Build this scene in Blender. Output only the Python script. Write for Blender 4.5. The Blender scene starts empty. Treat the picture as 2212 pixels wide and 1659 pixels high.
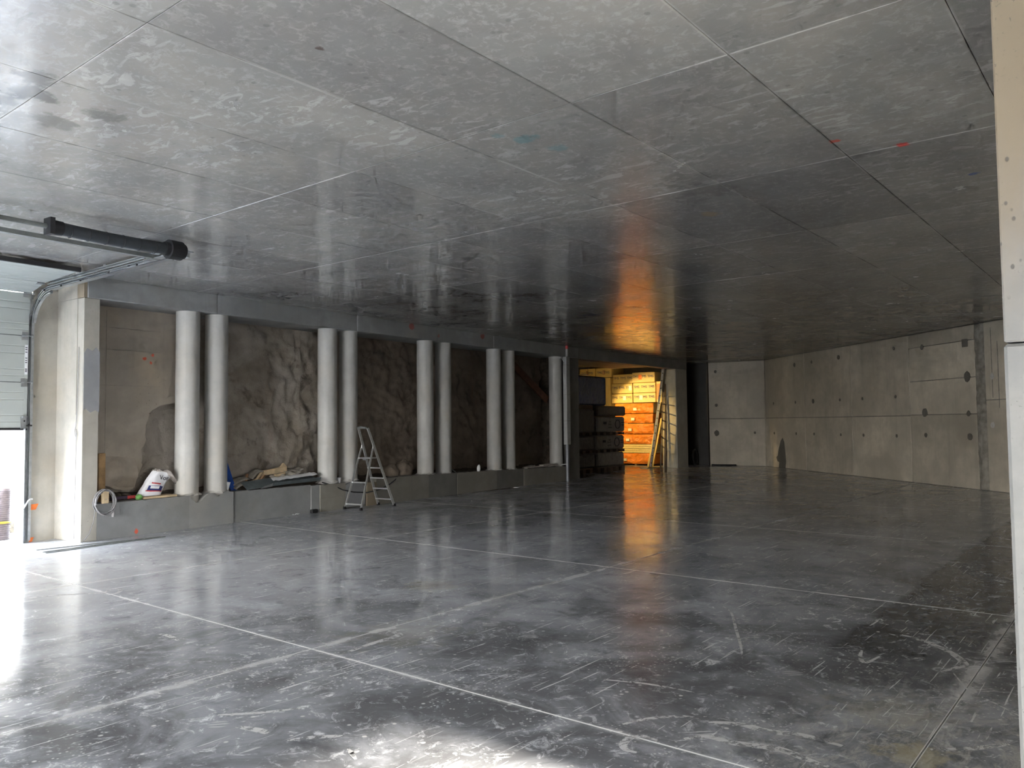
import bpy, math, random
from mathutils import Vector, Matrix, noise
random.seed(7)
C = bpy.context.scene.collection
SC = bpy.context.scene
PI = math.pi

# ------------------------------------------------------------------ camera, world, sun, exposure
F_PX = 1725.07947
YAW, PITCH, ROLL = 0.677573474, 0.0491863148, -0.010059682
EYE = Vector((0, 0, 1.75))
fw = Vector((math.cos(YAW)*math.cos(PITCH), math.sin(YAW)*math.cos(PITCH), math.sin(PITCH)))
rt = Vector((math.sin(YAW), -math.cos(YAW), 0)); up = rt.cross(fw)
rt2 = rt*math.cos(ROLL) + up*math.sin(ROLL); up2 = -rt*math.sin(ROLL) + up*math.cos(ROLL)
cd = bpy.data.cameras.new('camera'); cam = bpy.data.objects.new('camera', cd); C.objects.link(cam)
cd.sensor_fit = 'HORIZONTAL'; cd.sensor_width = 36; cd.lens = 36*F_PX/2212
cd.clip_start = .05; cd.clip_end = 300
cam.matrix_world = Matrix(((rt2.x, up2.x, -fw.x, EYE.x), (rt2.y, up2.y, -fw.y, EYE.y), (rt2.z, up2.z, -fw.z, EYE.z), (0, 0, 0, 1)))
SC.camera = cam
SC.view_settings.view_transform = 'Standard'; SC.view_settings.look = 'None'
SC.view_settings.gamma = 1; SC.view_settings.use_curve_mapping = False
SC.view_settings.exposure = 2.62
try:
    SC.cycles.use_denoising = True
    SC.cycles.use_adaptive_sampling = True; SC.cycles.adaptive_threshold = .07; SC.cycles.adaptive_min_samples = 12
    SC.cycles.max_bounces = 6; SC.cycles.diffuse_bounces = 5; SC.cycles.glossy_bounces = 3
    SC.cycles.sample_clamp_indirect = 6; SC.cycles.caustics_reflective = False; SC.cycles.caustics_refractive = False
except Exception:
    pass
wd = bpy.data.worlds.new('sky'); SC.world = wd; wd.use_nodes = True
nt = wd.node_tree; nt.nodes.clear()
tc = nt.nodes.new('ShaderNodeTexCoord'); sep = nt.nodes.new('ShaderNodeSeparateXYZ'); rp = nt.nodes.new('ShaderNodeValToRGB')
bg = nt.nodes.new('ShaderNodeBackground'); wo = nt.nodes.new('ShaderNodeOutputWorld')
nt.links.new(tc.outputs['Generated'], sep.inputs[0]); nt.links.new(sep.outputs['Z'], rp.inputs[0])
nt.links.new(rp.outputs[0], bg.inputs[0]); nt.links.new(bg.outputs[0], wo.inputs[0])
rp.color_ramp.elements[0].color = (1, .97, .92, 1); rp.color_ramp.elements[1].color = (.52, .66, .92, 1)
rp.color_ramp.elements[1].position = .8
bg.inputs[1].default_value = 5.0
SUN_DIR = Vector((-.02, .9998, -math.tan(math.radians(17.3)))).normalized()
sl = bpy.data.lights.new('sun', 'SUN'); sl.energy = 13; sl.angle = math.radians(2.5); sl.color = (1, .93, .82)
so = bpy.data.objects.new('sun', sl); C.objects.link(so); so.rotation_euler = SUN_DIR.to_track_quat('-Z', 'Y').to_euler()

# ------------------------------------------------------------------ frames
O = Vector((5.42, 12.84)); AL = math.atan2(14.0956-12.8421, 20.8736-5.4196)
ex = Vector((math.cos(AL), math.sin(AL))); en = Vector((-math.sin(AL), math.cos(AL)))
CEIL = 4.1
def off(s): return -.45*min(max((s-15.4)/7.05, 0), 1.3)
def W(s, d, z=0.0):
    p = O + ex*s + en*(d+off(s)); return Vector((p.x, p.y, z))
def pix(x, y):
    return rt2*((x-1106)/F_PX) - up2*((y-829.5)/F_PX) + fw
def px_d(x, y, d):             # point on the plane a distance d behind the face of the column wall
    r = pix(x, y); s = 10.
    for _ in range(60):
        t = (d+off(s)-((EYE.xy-O).dot(en)))/r.xy.dot(en); p = EYE+r*t; s = .5*s+.5*(p.xy-O).dot(ex)
    return Vector((s, d, p.z))
def px_s(x, y, s):
    r = pix(x, y); t = (s-(EYE.xy-O).dot(ex))/r.xy.dot(ex); p = EYE+r*t
    return Vector((s, (p.xy-O).dot(en)-off(s), p.z))
def px_z(x, y, z=0.):
    r = pix(x, y); t = (z-EYE.z)/r.z; return EYE+r*t

# ------------------------------------------------------------------ mesh builder
class MB:
    def __init__(self): self.v = []; self.f = []; self.sm = []
    def add(self, vs, fs, smooth=False):
        n = len(self.v); self.v += [Vector(v) for v in vs]
        for f in fs: self.f.append(tuple(i+n for i in f)); self.sm.append(smooth)
        return self
    def hexa(self, p):           # 8 points: bottom ring, top ring
        return self.add(p, [(3, 2, 1, 0), (4, 5, 6, 7), (0, 1, 5, 4), (1, 2, 6, 5), (2, 3, 7, 6), (3, 0, 4, 7)])
    def box(self, x0, x1, y0, y1, z0, z1, T=None):
        p = [(x0, y0, z0), (x1, y0, z0), (x1, y1, z0), (x0, y1, z0), (x0, y0, z1), (x1, y0, z1), (x1, y1, z1), (x0, y1, z1)]
        if T: p = [T(*q) for q in p]
        return self.hexa(p)
    def bbox(self, x0, x1, y0, y1, z0, z1, b=.01, T=None):      # box with chamfered edges
        X = (x0, x1); Y = (y0, y1); Z = (z0, z1); vs = []; idx = {}
        for i in (0, 1):
            for j in (0, 1):
                for k in (0, 1):
                    sx, sy, sz = (b, -b)[i], (b, -b)[j], (b, -b)[k]
                    for a, q in enumerate(((X[i], Y[j]+sy, Z[k]+sz), (X[i]+sx, Y[j], Z[k]+sz), (X[i]+sx, Y[j]+sy, Z[k]))):
                        idx[i, j, k, a] = len(vs); vs.append(T(*q) if T else q)
        fs = []
        def face(ks, flip):
            fs.append(tuple(ks if not flip else ks[::-1]))
        for i in (0, 1):
            face([idx[i, 0, 0, 0], idx[i, 1, 0, 0], idx[i, 1, 1, 0], idx[i, 0, 1, 0]], i == 0)
            face([idx[0, i, 0, 1], idx[1, i, 0, 1], idx[1, i, 1, 1], idx[0, i, 1, 1]], i == 1)
            face([idx[0, 0, i, 2], idx[1, 0, i, 2], idx[1, 1, i, 2], idx[0, 1, i, 2]], i == 0)
        for i in (0, 1):
            for j in (0, 1):
                face([idx[i, j, 0, 0], idx[i, j, 1, 0], idx[i, j, 1, 1], idx[i, j, 0, 1]], (i+j) % 2 == 0)
                face([idx[i, 0, j, 0], idx[i, 1, j, 0], idx[i, 1, j, 2], idx[i, 0, j, 2]], (i+j) % 2 == 1)
                face([idx[0, i, j, 1], idx[1, i, j, 1], idx[1, i, j, 2], idx[0, i, j, 2]], (i+j) % 2 == 0)
                for k in (0, 1):
                    face([idx[i, j, k, 0], idx[i, j, k, 1], idx[i, j, k, 2]], (i+j+k) % 2 == 0)
        return self.add(vs, fs)
    def bar(self, a, b, w, h, upv=(0, 0, 1)):
        a = Vector(a); b = Vector(b); d = (b-a).normalized(); u = Vector(upv)
        x = d.cross(u)
        if x.length < 1e-4: x = d.cross(Vector((1, 0, 0)))
        x.normalize(); y = x.cross(d).normalized(); x *= w/2; y *= h/2
        return self.hexa([a-x-y, a+x-y, b+x-y, b-x-y, a-x+y, a+x+y, b+x+y, b-x+y])
    def tube(self, pts, r, n=10, closed=False, cap=True):
        pts = [Vector(p) for p in pts]; m = len(pts); R = r if isinstance(r, (list, tuple)) else [r]*m
        vs = []; prev = None
        for i, q in enumerate(pts):
            if closed: d = pts[(i+1) % m]-pts[i-1]
            else: d = pts[min(i+1, m-1)]-pts[max(i-1, 0)]
            d.normalize()
            if prev is None:
                x = d.cross(Vector((0, 0, 1)))
                if x.length < 1e-3: x = d.cross(Vector((1, 0, 0)))
            else: x = prev - d*prev.dot(d)
            x.normalize(); prev = x; y = d.cross(x)
            for k in range(n):
                a = 2*PI*k/n; vs.append(q+x*(math.cos(a)*R[i])+y*(math.sin(a)*R[i]))
        fs = []
        for i in range(m if closed else m-1):
            j = (i+1) % m
            for k in range(n): fs.append((i*n+k, i*n+(k+1) % n, j*n+(k+1) % n, j*n+k))
        self.add(vs, fs, True)
        if cap and not closed: self.add(vs[:n], [tuple(range(n))[::-1]]); self.add(vs[-n:], [tuple(range(n))])
        return self
    def lathe(self, prof, c=(0, 0, 0), n=24, jit=0):
        c = Vector(c); vs = []; m = len(prof)
        for r, z in prof:
            for k in range(n):
                a = 2*PI*k/n; rr = r*(1+jit*(random.random()-.5)); vs.append(c+Vector((rr*math.cos(a), rr*math.sin(a), z)))
        fs = [(i*n+k, i*n+(k+1) % n, (i+1)*n+(k+1) % n, (i+1)*n+k) for i in range(m-1) for k in range(n)]
        self.add(vs, fs, True)
        self.add(vs[:n], [tuple(range(n))[::-1]]); self.add(vs[-n:], [tuple(range(n))]); return self
    def prism(self, poly, T0, T1):     # polygon extruded between two maps (u, v) -> point
        n = len(poly)
        vs = [T0(*q) for q in poly]+[T1(*q) for q in poly]
        fs = [tuple(range(n))[::-1], tuple(range(n, 2*n))]+[(i, (i+1) % n, n+(i+1) % n, n+i) for i in range(n)]
        return self.add(vs, fs)
    def grid(self, nu, nv, fn, smooth=True):
        vs = [fn(i/nu, j/nv) for j in range(nv+1) for i in range(nu+1)]
        fs = [(j*(nu+1)+i, j*(nu+1)+i+1, (j+1)*(nu+1)+i+1, (j+1)*(nu+1)+i) for j in range(nv) for i in range(nu)]
        return self.add(vs, fs, smooth)
WM = {}
def wm(o): return WM.get(o.name, Matrix.Identity(4))
def obj(name, mb, mat, parent=None):
    me = bpy.data.meshes.new(name)
    inv = wm(parent).inverted() if parent else Matrix.Identity(4)
    me.from_pydata([inv @ v for v in mb.v], [], mb.f); me.materials.append(mat)
    me.polygons.foreach_set('use_smooth', mb.sm); me.update()
    o = bpy.data.objects.new(name, me); C.objects.link(o)
    if parent: o.parent = parent; WM[o.name] = wm(parent)
    return o
def tag(o, label, cat, group=None):
    o['label'] = label; o['category'] = cat
    if group: o['group'] = group
    return o
def thing(name, label, cat, loc, rz=0, group=None):
    o = bpy.data.objects.new(name, None); C.objects.link(o); o.empty_display_size = .1
    o.location = loc; o.rotation_euler = (0, 0, rz); WM[o.name] = Matrix.Translation(loc) @ Matrix.Rotation(rz, 4, 'Z')
    return tag(o, label, cat, group)
def struct(o): o['kind'] = 'structure'; return o
def sroot(name):
    o = bpy.data.objects.new(name, None); C.objects.link(o); o.empty_display_size = .1; return struct(o)
def link_copy(o, parent=None, loc=None):
    c = o.copy(); C.objects.link(c); c.parent = parent
    if loc is not None: c.location = loc
    WM[c.name] = wm(parent) if parent else Matrix.Translation(c.location)
    return c
_TX = {}
def text(name, body, size, M, mat, parent, ext=.001):
    cu = bpy.data.curves.new(name, 'FONT'); cu.body = body; cu.size = size; cu.extrude = ext; cu.align_x = 'CENTER'; cu.align_y = 'CENTER'
    cu.materials.append(mat); cu.resolution_u = 3
    key = (body, size, mat.name)
    if key not in _TX:
        tmp = bpy.data.objects.new('tmp_text', cu); C.objects.link(tmp); dg = bpy.context.evaluated_depsgraph_get(); dg.update()
        _TX[key] = bpy.data.meshes.new_from_object(tmp.evaluated_get(dg)); _TX[key].materials.clear(); _TX[key].materials.append(mat)
        bpy.data.objects.remove(tmp)
    bpy.data.curves.remove(cu)
    o = bpy.data.objects.new(name, _TX[key]); C.objects.link(o); o.parent = parent
    o.matrix_local = wm(parent).inverted() @ M if parent else M
    return o
def frame(o, xd, yd):            # matrix with origin o, x along xd, y along yd
    x = Vector(xd).normalized(); y = Vector(yd); y = (y-x*y.dot(x)).normalized(); z = x.cross(y)
    return Matrix(((x.x, y.x, z.x, o[0]), (x.y, y.y, z.y, o[1]), (x.z, y.z, z.z, o[2]), (0, 0, 0, 1)))

# ------------------------------------------------------------------ materials
class NT:
    def __init__(self, name):
        self.m = bpy.data.materials.new(name); self.m.use_nodes = True; self.t = self.m.node_tree
        self.b = self.t.nodes['Principled BSDF']; self.out = self.t.nodes['Material Output']
        self.pos = self.n('ShaderNodeNewGeometry').outputs['Position']
    def n(self, k, **kw):
        q = self.t.nodes.new(k)
        for a, v in kw.items(): setattr(q, a, v)
        return q
    def put(self, sock, v):
        if hasattr(v, 'is_output'): self.t.links.new(v, sock)
        elif v is not None:
            if isinstance(v, (tuple, list)) and len(v) == 3 and sock.type == 'RGBA': v = (*v, 1)
            sock.default_value = v
    def math(self, op, a, b=None, c=None, clamp=False):
        q = self.n('ShaderNodeMath', operation=op, use_clamp=clamp)
        for i, v in enumerate((a, b, c)):
            if v is not None: self.put(q.inputs[i], v)
        return q.outputs[0]
    def map(self, scale=(1, 1, 1), rot=(0, 0, 0), loc=(0, 0, 0), src=None):
        q = self.n('ShaderNodeMapping'); self.put(q.inputs[0], src or self.pos)
        q.inputs['Scale'].default_value = scale; q.inputs['Rotation'].default_value = rot; q.inputs['Location'].default_value = loc
        return q.outputs[0]
    def noise(self, scale, detail=4, rough=.55, dist=0, vec=None):
        q = self.n('ShaderNodeTexNoise'); self.put(q.inputs['Vector'], vec or self.pos)
        q.inputs['Scale'].default_value = scale; q.inputs['Detail'].default_value = detail
        q.inputs['Roughness'].default_value = rough; q.inputs['Distortion'].default_value = dist
        return q.outputs[0]
    def voro(self, scale, feature='F1', vec=None, rnd=1):
        q = self.n('ShaderNodeTexVoronoi', feature=feature); self.put(q.inputs['Vector'], vec or self.pos)
        q.inputs['Scale'].default_value = scale; q.inputs['Randomness'].default_value = rnd
        return q
    def ramp(self, v, a, b, lo=0., hi=1.):
        q = self.n('ShaderNodeMapRange', clamp=True); q.interpolation_type = 'SMOOTHSTEP'
        self.put(q.inputs[0], v)
        q.inputs[1].default_value = a; q.inputs[2].default_value = b; q.inputs[3].default_value = lo; q.inputs[4].default_value = hi
        return q.outputs[0]
    def mix(self, f, a, b, blend='MIX'):
        q = self.n('ShaderNodeMix', data_type='RGBA', blend_type=blend)
        self.put(q.inputs[0], f); self.put(q.inputs[6], a); self.put(q.inputs[7], b); return q.outputs[2]
    def mul(self, a, b): return self.math('MULTIPLY', a, b)
    def add(self, a, b): return self.math('ADD', a, b)
    def mx(self, a, b): return self.math('MAXIMUM', a, b)
    def xyz(self, v=None):
        q = self.n('ShaderNodeSeparateXYZ'); self.put(q.inputs[0], v or self.pos); return q.outputs
    def rand(self): return self.n('ShaderNodeObjectInfo').outputs['Random']
    def near(self, c, r, wob=.5, sc=8):     # blotch around a world point
        q = self.n('ShaderNodeVectorMath', operation='DISTANCE'); self.put(q.inputs[0], self.pos); q.inputs[1].default_value = c
        d = self.add(q.outputs['Value'], self.mul(self.add(self.noise(max(sc, .7/r), 4, .7), -.5), r*wob*4))
        return self.ramp(d, r*.5, r, 1, 0)
    def bump(self, h, strength=.3, dist=.01):
        q = self.n('ShaderNodeBump'); q.inputs['Strength'].default_value = strength; q.inputs['Distance'].default_value = dist
        self.put(q.inputs['Height'], h); self.t.links.new(q.outputs[0], self.b.inputs['Normal'])
    def done(self, col=None, rough=None, metal=None, spec=None):
        for k, v in (('Base Color', col), ('Roughness', rough), ('Metallic', metal), ('Specular IOR Level', spec)):
            if v is not None: self.put(self.b.inputs[k], v)
        return self.m
def plain(name, col, rough=.5, metal=0, var=.12, scale=14, bump=0, spec=.5):
    q = NT(name); n = q.noise(scale, 4, .6)
    c = q.mix(q.ramp(n, .3, .7), tuple(x*(1-var) for x in col), tuple(min(1, x*(1+var)) for x in col))
    if bump: q.bump(n, bump, .01)
    return q.done(c, rough, metal, spec)
def concrete(name, base, tint=(1, .96, .9), var=.18, rough=.6, bump=.25, pits=.5, streak=0., stains=(), rnd=.08, hist=None):
    q = NT(name)
    big = q.noise(.55, 5, .6, .3); mid = q.noise(3.2, 6, .65); fine = q.noise(45, 4, .7)
    dk = tuple(x*(1-var) for x in base); lt = tuple(min(1, x*(1+var)) for x in base)
    c = q.mix(q.ramp(big, .32, .68), dk, lt)
    c = q.mix(q.ramp(q.noise(.9, 4, .6, .2, q.map(loc=(9, 4, 2))), .45, .7), c, tuple(a*b for a, b in zip(base, tint)))
    c = q.mix(q.ramp(mid, .35, .7, 0, .5), c, tuple(x*.78 for x in base))
    if streak:
        st = q.noise(1., 5, .6, 0, q.map((7, 7, .35))); c = q.mix(q.ramp(st, .5, .75, 0, streak), c, tuple(x*.62 for x in base))
    v = q.voro(16); pit = q.mul(q.ramp(v.outputs['Distance'], .06, .13, 1, 0), q.ramp(q.noise(1.3, 3), .5, .62))
    c = q.mix(q.mul(pit, pits), c, tuple(x*.3 for x in base))
    if rnd:
        c = q.mix(1., c, q.n('ShaderNodeCombineColor').outputs[0], 'MULTIPLY') if False else c
        k = q.ramp(q.rand(), 0, 1, 1-rnd, 1+rnd); cc = q.n('ShaderNodeCombineXYZ'); [q.put(cc.inputs[i], k) for i in range(3)]
        c = q.mix(1., c, cc.outputs[0], 'MULTIPLY')
    for p_, r_, col_, a_ in stains:
        c = q.mix(q.mul(q.near(p_, r_), a_), c, col_)
    q.bump(q.add(q.mul(mid, .6), q.add(q.mul(fine, .25), q.mul(pit, -1.2))), bump, .012)
    return q.done(c, q.ramp(mid, .3, .7, rough-.08, rough+.1), None, .4)

def mat_post():
    q = NT('pitted post concrete'); x, y, z = q.xyz(); mid = q.noise(3.5, 6, .65)
    c = q.mix(q.ramp(mid, .35, .7), (.175, .18, .18), (.215, .215, .21))
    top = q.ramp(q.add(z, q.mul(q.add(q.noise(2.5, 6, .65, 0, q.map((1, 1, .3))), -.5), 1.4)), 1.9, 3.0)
    c = q.mix(q.mul(top, .95), c, (.21, .17, .115))  # brown upper part: dirt, with shade and warm bounce light painted into the colour
    v = q.voro(24, vec=q.map((1, 1, .7))); pit = q.mul(q.ramp(v.outputs['Distance'], .1, .2, 1, 0), q.ramp(q.noise(3, 4, .6), .47, .56)); fl_ = q.mul(q.ramp(q.noise(30, 6, .7, 1.5), .62, .68), q.ramp(q.noise(2.2, 3), .45, .6))
    c = q.mix(q.mul(q.mx(pit, fl_), .8), c, (.06, .06, .055))
    q.bump(q.add(mid, q.mul(q.mx(pit, fl_), -1)), .25, .01); return q.done(c, .6)
def mat_ceiling():
    q = NT('ceiling concrete'); x, y, z = q.xyz()
    base = (.40, .39, .37)
    big = q.noise(.5, 5, .6, .4); mid = q.noise(2.6, 7, .65, .2)
    c = q.mix(q.ramp(big, .33, .67), (.235, .23, .22), (.335, .32, .295))
    c = q.mix(q.ramp(mid, .42, .62, 0, .6), c, (.26, .262, .252)); c = q.mix(q.ramp(q.noise(14, 5, .7, .6), .5, .66, 0, .4), c, (.44, .435, .415))
    # pale release-agent smears, elongated along the sheets
    sm = q.noise(1., 8, .66, .7, q.map((10, 4.2, 1), (0, 0, .12))); msk = q.ramp(q.noise(.5, 4, .6), .40, .60)
    c = q.mix(q.mul(q.mul(q.ramp(sm, .545, .60), q.ramp(msk, 0, 1, .15, 1)), .42), c, (.56, .55, .525))
    # dark scuffs
    sc = q.noise(1., 8, .7, .6, q.map((9, 3, 1), (0, 0, .1), (5, 2, 0))); c = q.mix(q.mul(q.ramp(sc, .60, .68), .55), c, (.20, .2, .19))
    v = q.voro(5); c = q.mix(q.mul(q.ramp(v.outputs['Distance'], .07, .12, 1, 0), .35), c, (.12, .12, .12))
    k = q.ramp(q.rand(), 0, 1, .9, 1.08); cc = q.n('ShaderNodeCombineXYZ'); [q.put(cc.inputs[i], k) for i in range(3)]
    c = q.mix(1., c, cc.outputs[0], 'MULTIPLY')
    # faint joint smears along the formwork seams
    fx = q.math('ABSOLUTE', q.add(q.math('FRACT', q.math('DIVIDE', q.add(x, 50*2.572-2.22+1.286), 2.572)), -.5))
    fy = q.math('ABSOLUTE', q.add(q.math('FRACT', q.math('DIVIDE', q.add(y, 50*1.218-2.05+.609), 1.218)), -.5))
    jm = q.ramp(q.noise(1.1, 4, .6), .42, .6)
    seam = q.mx(q.ramp(fx, .002, .009, 1, 0), q.ramp(fy, .004, .018, 1, 0))
    c = q.mix(q.mul(q.mul(seam, jm), .4), c, (.58, .57, .54))
    c = q.mix(q.mul(q.mul(seam, q.math('SUBTRACT', 1., jm)), .45), c, (.15, .15, .145))
    for p_, r_, col_, a_ in (((7.36, 1.6, 4.1), .065, (.75, .05, .04), .8), ((6.89, 2.02, 4.1), .05, (.7, .08, .04), .7), ((5.14, 3.99, 4.1), .12, (.06, .25, .29), .4),
                             ((5.5, 3.9, 4.1), .1, (.06, .25, .29), .3), ((4.95, 4.1, 4.1), .07, (.06, .25, .29), .3), ((8.69, 1.27, 4.1), .06, (.03, .1, .4), .6),
                             ((7.5, 3.45, 4.1), .3, (.14, .135, .13), .45), ((7.05, 3.45, 4.1), .3, (.14, .135, .13), .4), ((7.7, 3.75, 4.1), .26, (.15, .145, .14), .45), ((8.4, 3.85, 4.1), .12, (.35, .25, .12), .45),
                             ((3.06, 3.98, 4.1), .035, (.1, .08, .07), .9), ((2.2, 6.1, 4.1), .2, (.09, .088, .085), .8), ((2.0, 6.4, 4.1), .25, (.1, .1, .095), .7),
                             ((2.5, 6.5, 4.1), .2, (.11, .11, .105), .6), ((2.1, 5.75, 4.1), .16, (.09, .088, .085), .7), ((2.7, 6.1, 4.1), .16, (.12, .12, .115), .6), ((2.15, 7.3, 4.1), .25, (.12, .12, .115), .5)):
        c = q.mix(q.mul(q.near(p_, r_, .6, 6), a_), c, col_)
    q.bump(q.noise(7, 2, .6), .05, .01)
    return q.done(c, q.add(q.ramp(mid, .3, .75, .11, .24), q.mul(msk, .05)), None, .5)

def mat_floor():
    q = NT('power floated floor'); x, y, z = q.xyz()
    big = q.noise(.32, 6, .62, .6); big2 = q.noise(1.1, 7, .66, .8, q.map(loc=(3, 7, 0)))
    cloud = q.ramp(q.add(q.mul(big, .55), q.mul(big2, .45)), .34, .68)
    dv = q.n('ShaderNodeVectorMath', operation='DISTANCE'); q.put(dv.inputs[0], q.pos); dv.inputs[1].default_value = (1.5, 1, 0)
    worn = q.mx(q.ramp(q.add(dv.outputs['Value'], q.mul(big2, 3.)), 5.2, 9.6, 1, 0), q.mul(q.ramp(y, 1.8, 3.6, 1, 0), q.ramp(x, 9, 14, 1, 0)))    # trodden, swept zone by the doorway
    c = q.mix(cloud, (.31, .323, .348), (.60, .62, .665))
    dusty = q.mul(q.ramp(x, 5.5, 11, 1, 0), q.ramp(y, 5.5, 8.5)); c = q.mix(q.mul(dusty, q.ramp(big2, .3, .55, .75, .35)), c, (.60, .615, .65))
    c = q.mix(q.mul(worn, q.ramp(big2, .38, .62, .95, .45)), c, (.13, .132, .138))
    left = q.ramp(x, 4, 13, 1, 0)
    # dark lane by the front wall
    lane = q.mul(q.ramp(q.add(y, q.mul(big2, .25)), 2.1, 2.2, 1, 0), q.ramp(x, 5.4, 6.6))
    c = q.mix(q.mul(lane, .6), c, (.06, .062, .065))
    fl = q.noise(7, 10, .78, 1.2); c = q.mix(q.mul(q.ramp(fl, .53, .63), q.ramp(big2, .4, .6, .6, .95)), c, (.58, .59, .615))
    dust = q.mul(q.ramp(fl, .54, .68), .5)
    scr = None
    for i, (a, th) in enumerate(((.25, .66), (-.35, .67), (1.2, .68), (2.1, .68), (.8, .69))):
        s = q.noise(1., 3, .5, .35, q.map((1.3, 34, 1), (0, 0, a), (i*3.1, i*1.7, 0))); s = q.ramp(s, th, th+.035)
        m = q.ramp(q.noise(.8, 3, .6, 0, q.map(loc=(i*5., 1, 0))), .47, .58); s = q.mul(s, m)
        scr = s if scr is None else q.mx(scr, s)
    c = q.mix(q.mul(scr, .7), c, (.68, .68, .68))
    # shoe-sole prints: bars inside scattered cells
    v = q.voro(2.6); w = q.n('ShaderNodeTexWave', bands_direction='DIAGONAL'); q.put(w.inputs['Vector'], q.pos); w.inputs['Scale'].default_value = 11; w.inputs['Distortion'].default_value = 1.5
    sp = q.xyz(v.outputs['Color']); pr = q.mul(q.mul(q.ramp(v.outputs['Distance'], .13, .2, 1, 0), q.ramp(sp[0], .5, .52)), q.ramp(w.outputs['Fac'], .45, .6))
    c = q.mix(q.mul(pr, .6), c, (.66, .66, .66))
    v2 = q.voro(9); sp2 = q.xyz(v2.outputs['Color']); dots = q.mul(q.ramp(v2.outputs['Distance'], .09, .16, 1, 0), q.ramp(sp2[1], .62, .65))
    v3 = q.voro(26); dots = q.mx(dots, q.mul(q.ramp(v3.outputs['Distance'], .14, .24, 1, 0), q.ramp(q.noise(.9, 5, .65), .48, .58)))
    c = q.mix(q.mul(dots, .7), c, (.75, .74, .72))
    dk = q.noise(3.0, 7, .72, .8, q.map(loc=(2, 2, 0))); c = q.mix(q.mul(q.ramp(dk, .52, .72), .6), c, (.085, .087, .093))
    ap = q.mul(q.mul(q.ramp(y, 1.1, 2.2, 1, 0), q.ramp(x, 4.2, 7.0, 1, 0)), q.ramp(q.noise(4.5, 8, .75, 1.0, q.map((1, 2.4, 1), (0, 0, .5))), .46, .60))
    c = q.mix(q.mul(ap, .7), c, (.50, .485, .45))
    # yellowish spill marks
    for p_, r_, a_ in (((8.2, 1.2, 0), .3, .15), ((4.7, 5.0, 0), .5, .18), ((5.2, 1.3, 0), .35, .2), ((4.62, 1.05, 0), .2, .7), ((6.3, 6.2, 0), .35, .3)):
        c = q.mix(q.mul(q.near(p_, r_, .7, 5), a_), c, (.42, .38, .26))
    # dusty saw cuts
    wob = q.mul(q.add(q.noise(3, 4), -.5), .05)
    def line(cd_, k, p0, w0, sm_, a_):
        d = q.math('ABSOLUTE', q.add(cd_, -p0)); dd = q.add(d, wob)
        e = q.mul(q.ramp(dd, 0, sm_, 1, 0), q.ramp(q.noise(2.3, 6, .7, .5), .35, .62)); h = q.ramp(d, w0*.5, w0, 1, 0)
        return q.mx(q.mul(e, a_), q.mul(h, .95))
    L = None
    for cd_, p0, w0, sm_, a_ in ((x, 3.95, .012, .05, .5), (x, 8.33, .014, .05, .5), (x, 12.77, .016, .06, .4), (x, 17.2, .02, .06, .3), (x, -.45, .012, .05, .4), (y, 5.22, .012, .10, .6), (y, 1.025, .012, .12, .8), (y, 9.45, .012, .1, .4)):
        l = line(cd_, 0, p0, w0, sm_, a_); L = l if L is None else q.mx(L, l)
    c = q.mix(q.mul(L, .9), c, (.68, .68, .67))
    q.bump(q.noise(35, 2, .6), .05, .004)
    r = q.add(q.ramp(big2, .35, .65, .11, .22), q.mul(q.math('MAXIMUM', dust, q.mx(L, scr)), .3))
    return q.done(c, r, None, .30)

M = {}
M['floor'] = mat_floor(); M['ceiling'] = mat_ceiling()
M['pillar'] = concrete('cream concrete', (.40, .38, .33), rough=.6, streak=.2, pits=.5)
M['curb'] = concrete('grey concrete curb', (.27, .275, .275), rough=.62, pits=.6, stains=((W(.9, 0, .07), .045, (.7, .09, .03), .85),))
M['curb_brown'] = concrete('brownish concrete curb', (.28, .265, .23), rough=.62, pits=.6)
M['curb_dark'] = concrete('dark concrete curb', (.205, .20, .185), rough=.62, pits=.6)
M['tan'] = concrete('tan board', (.30, .25, .18), rough=.65, pits=.3)
M['beam'] = concrete('beam concrete', (.30, .305, .30), rough=.55, streak=.25, pits=.3, stains=((W(7.6, 0, 4.03), .1, (.4, .05, .03), .7), (W(10.4, 0, 4.04), .1, (.4, .05, .03), .7), (W(8.6, 0, 3.9), .05, (.4, .06, .04), .5)))
M['column'] = concrete('pale cast column', (.48, .475, .45), var=.07, rough=.55, bump=.1, pits=.25, streak=.15, rnd=.04)
M['mortar'] = concrete('blue grey mortar', (.33, .335, .345), rough=.75, pits=.2)
M['rw'] = concrete('fair faced concrete wall', (.48, .43, .345), tint=(.88, .9, .9), var=.24, rough=.55, streak=.3, pits=.6, rnd=.14)
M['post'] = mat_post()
M['nicheblack'] = plain('black niche wall', (.012, .011, .010), .55, 0, .4, 3, .1)  # near-black base colour of the niche walls
M['hole'] = plain('tie hole mortar', (.13, .12, .10), .8)
M['holelight'] = plain('filled tie hole', (.5, .49, .46), .7)
M['groove'] = plain('brown joint concrete', (.27, .25, .21), .75, 0, .3, 6, .3)  # one brown-grey tone shared by grooves, cracks and form lines
M['backing'] = plain('structural concrete behind the panels', (.2, .19, .17), .8)
M['face'] = concrete('cast facing', (.46, .405, .335), tint=(1, .95, .87), var=.2, rough=.75, bump=.5, streak=.3, pits=.7, stains=((W(1.40, .66, 2.93), .045, (.75, .08, .03), .8), (W(1.55, .66, 3.0), .04, (.75, .08, .03), .8), (W(1.52, .66, 2.86), .035, (.75, .08, .03), .8)))
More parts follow.
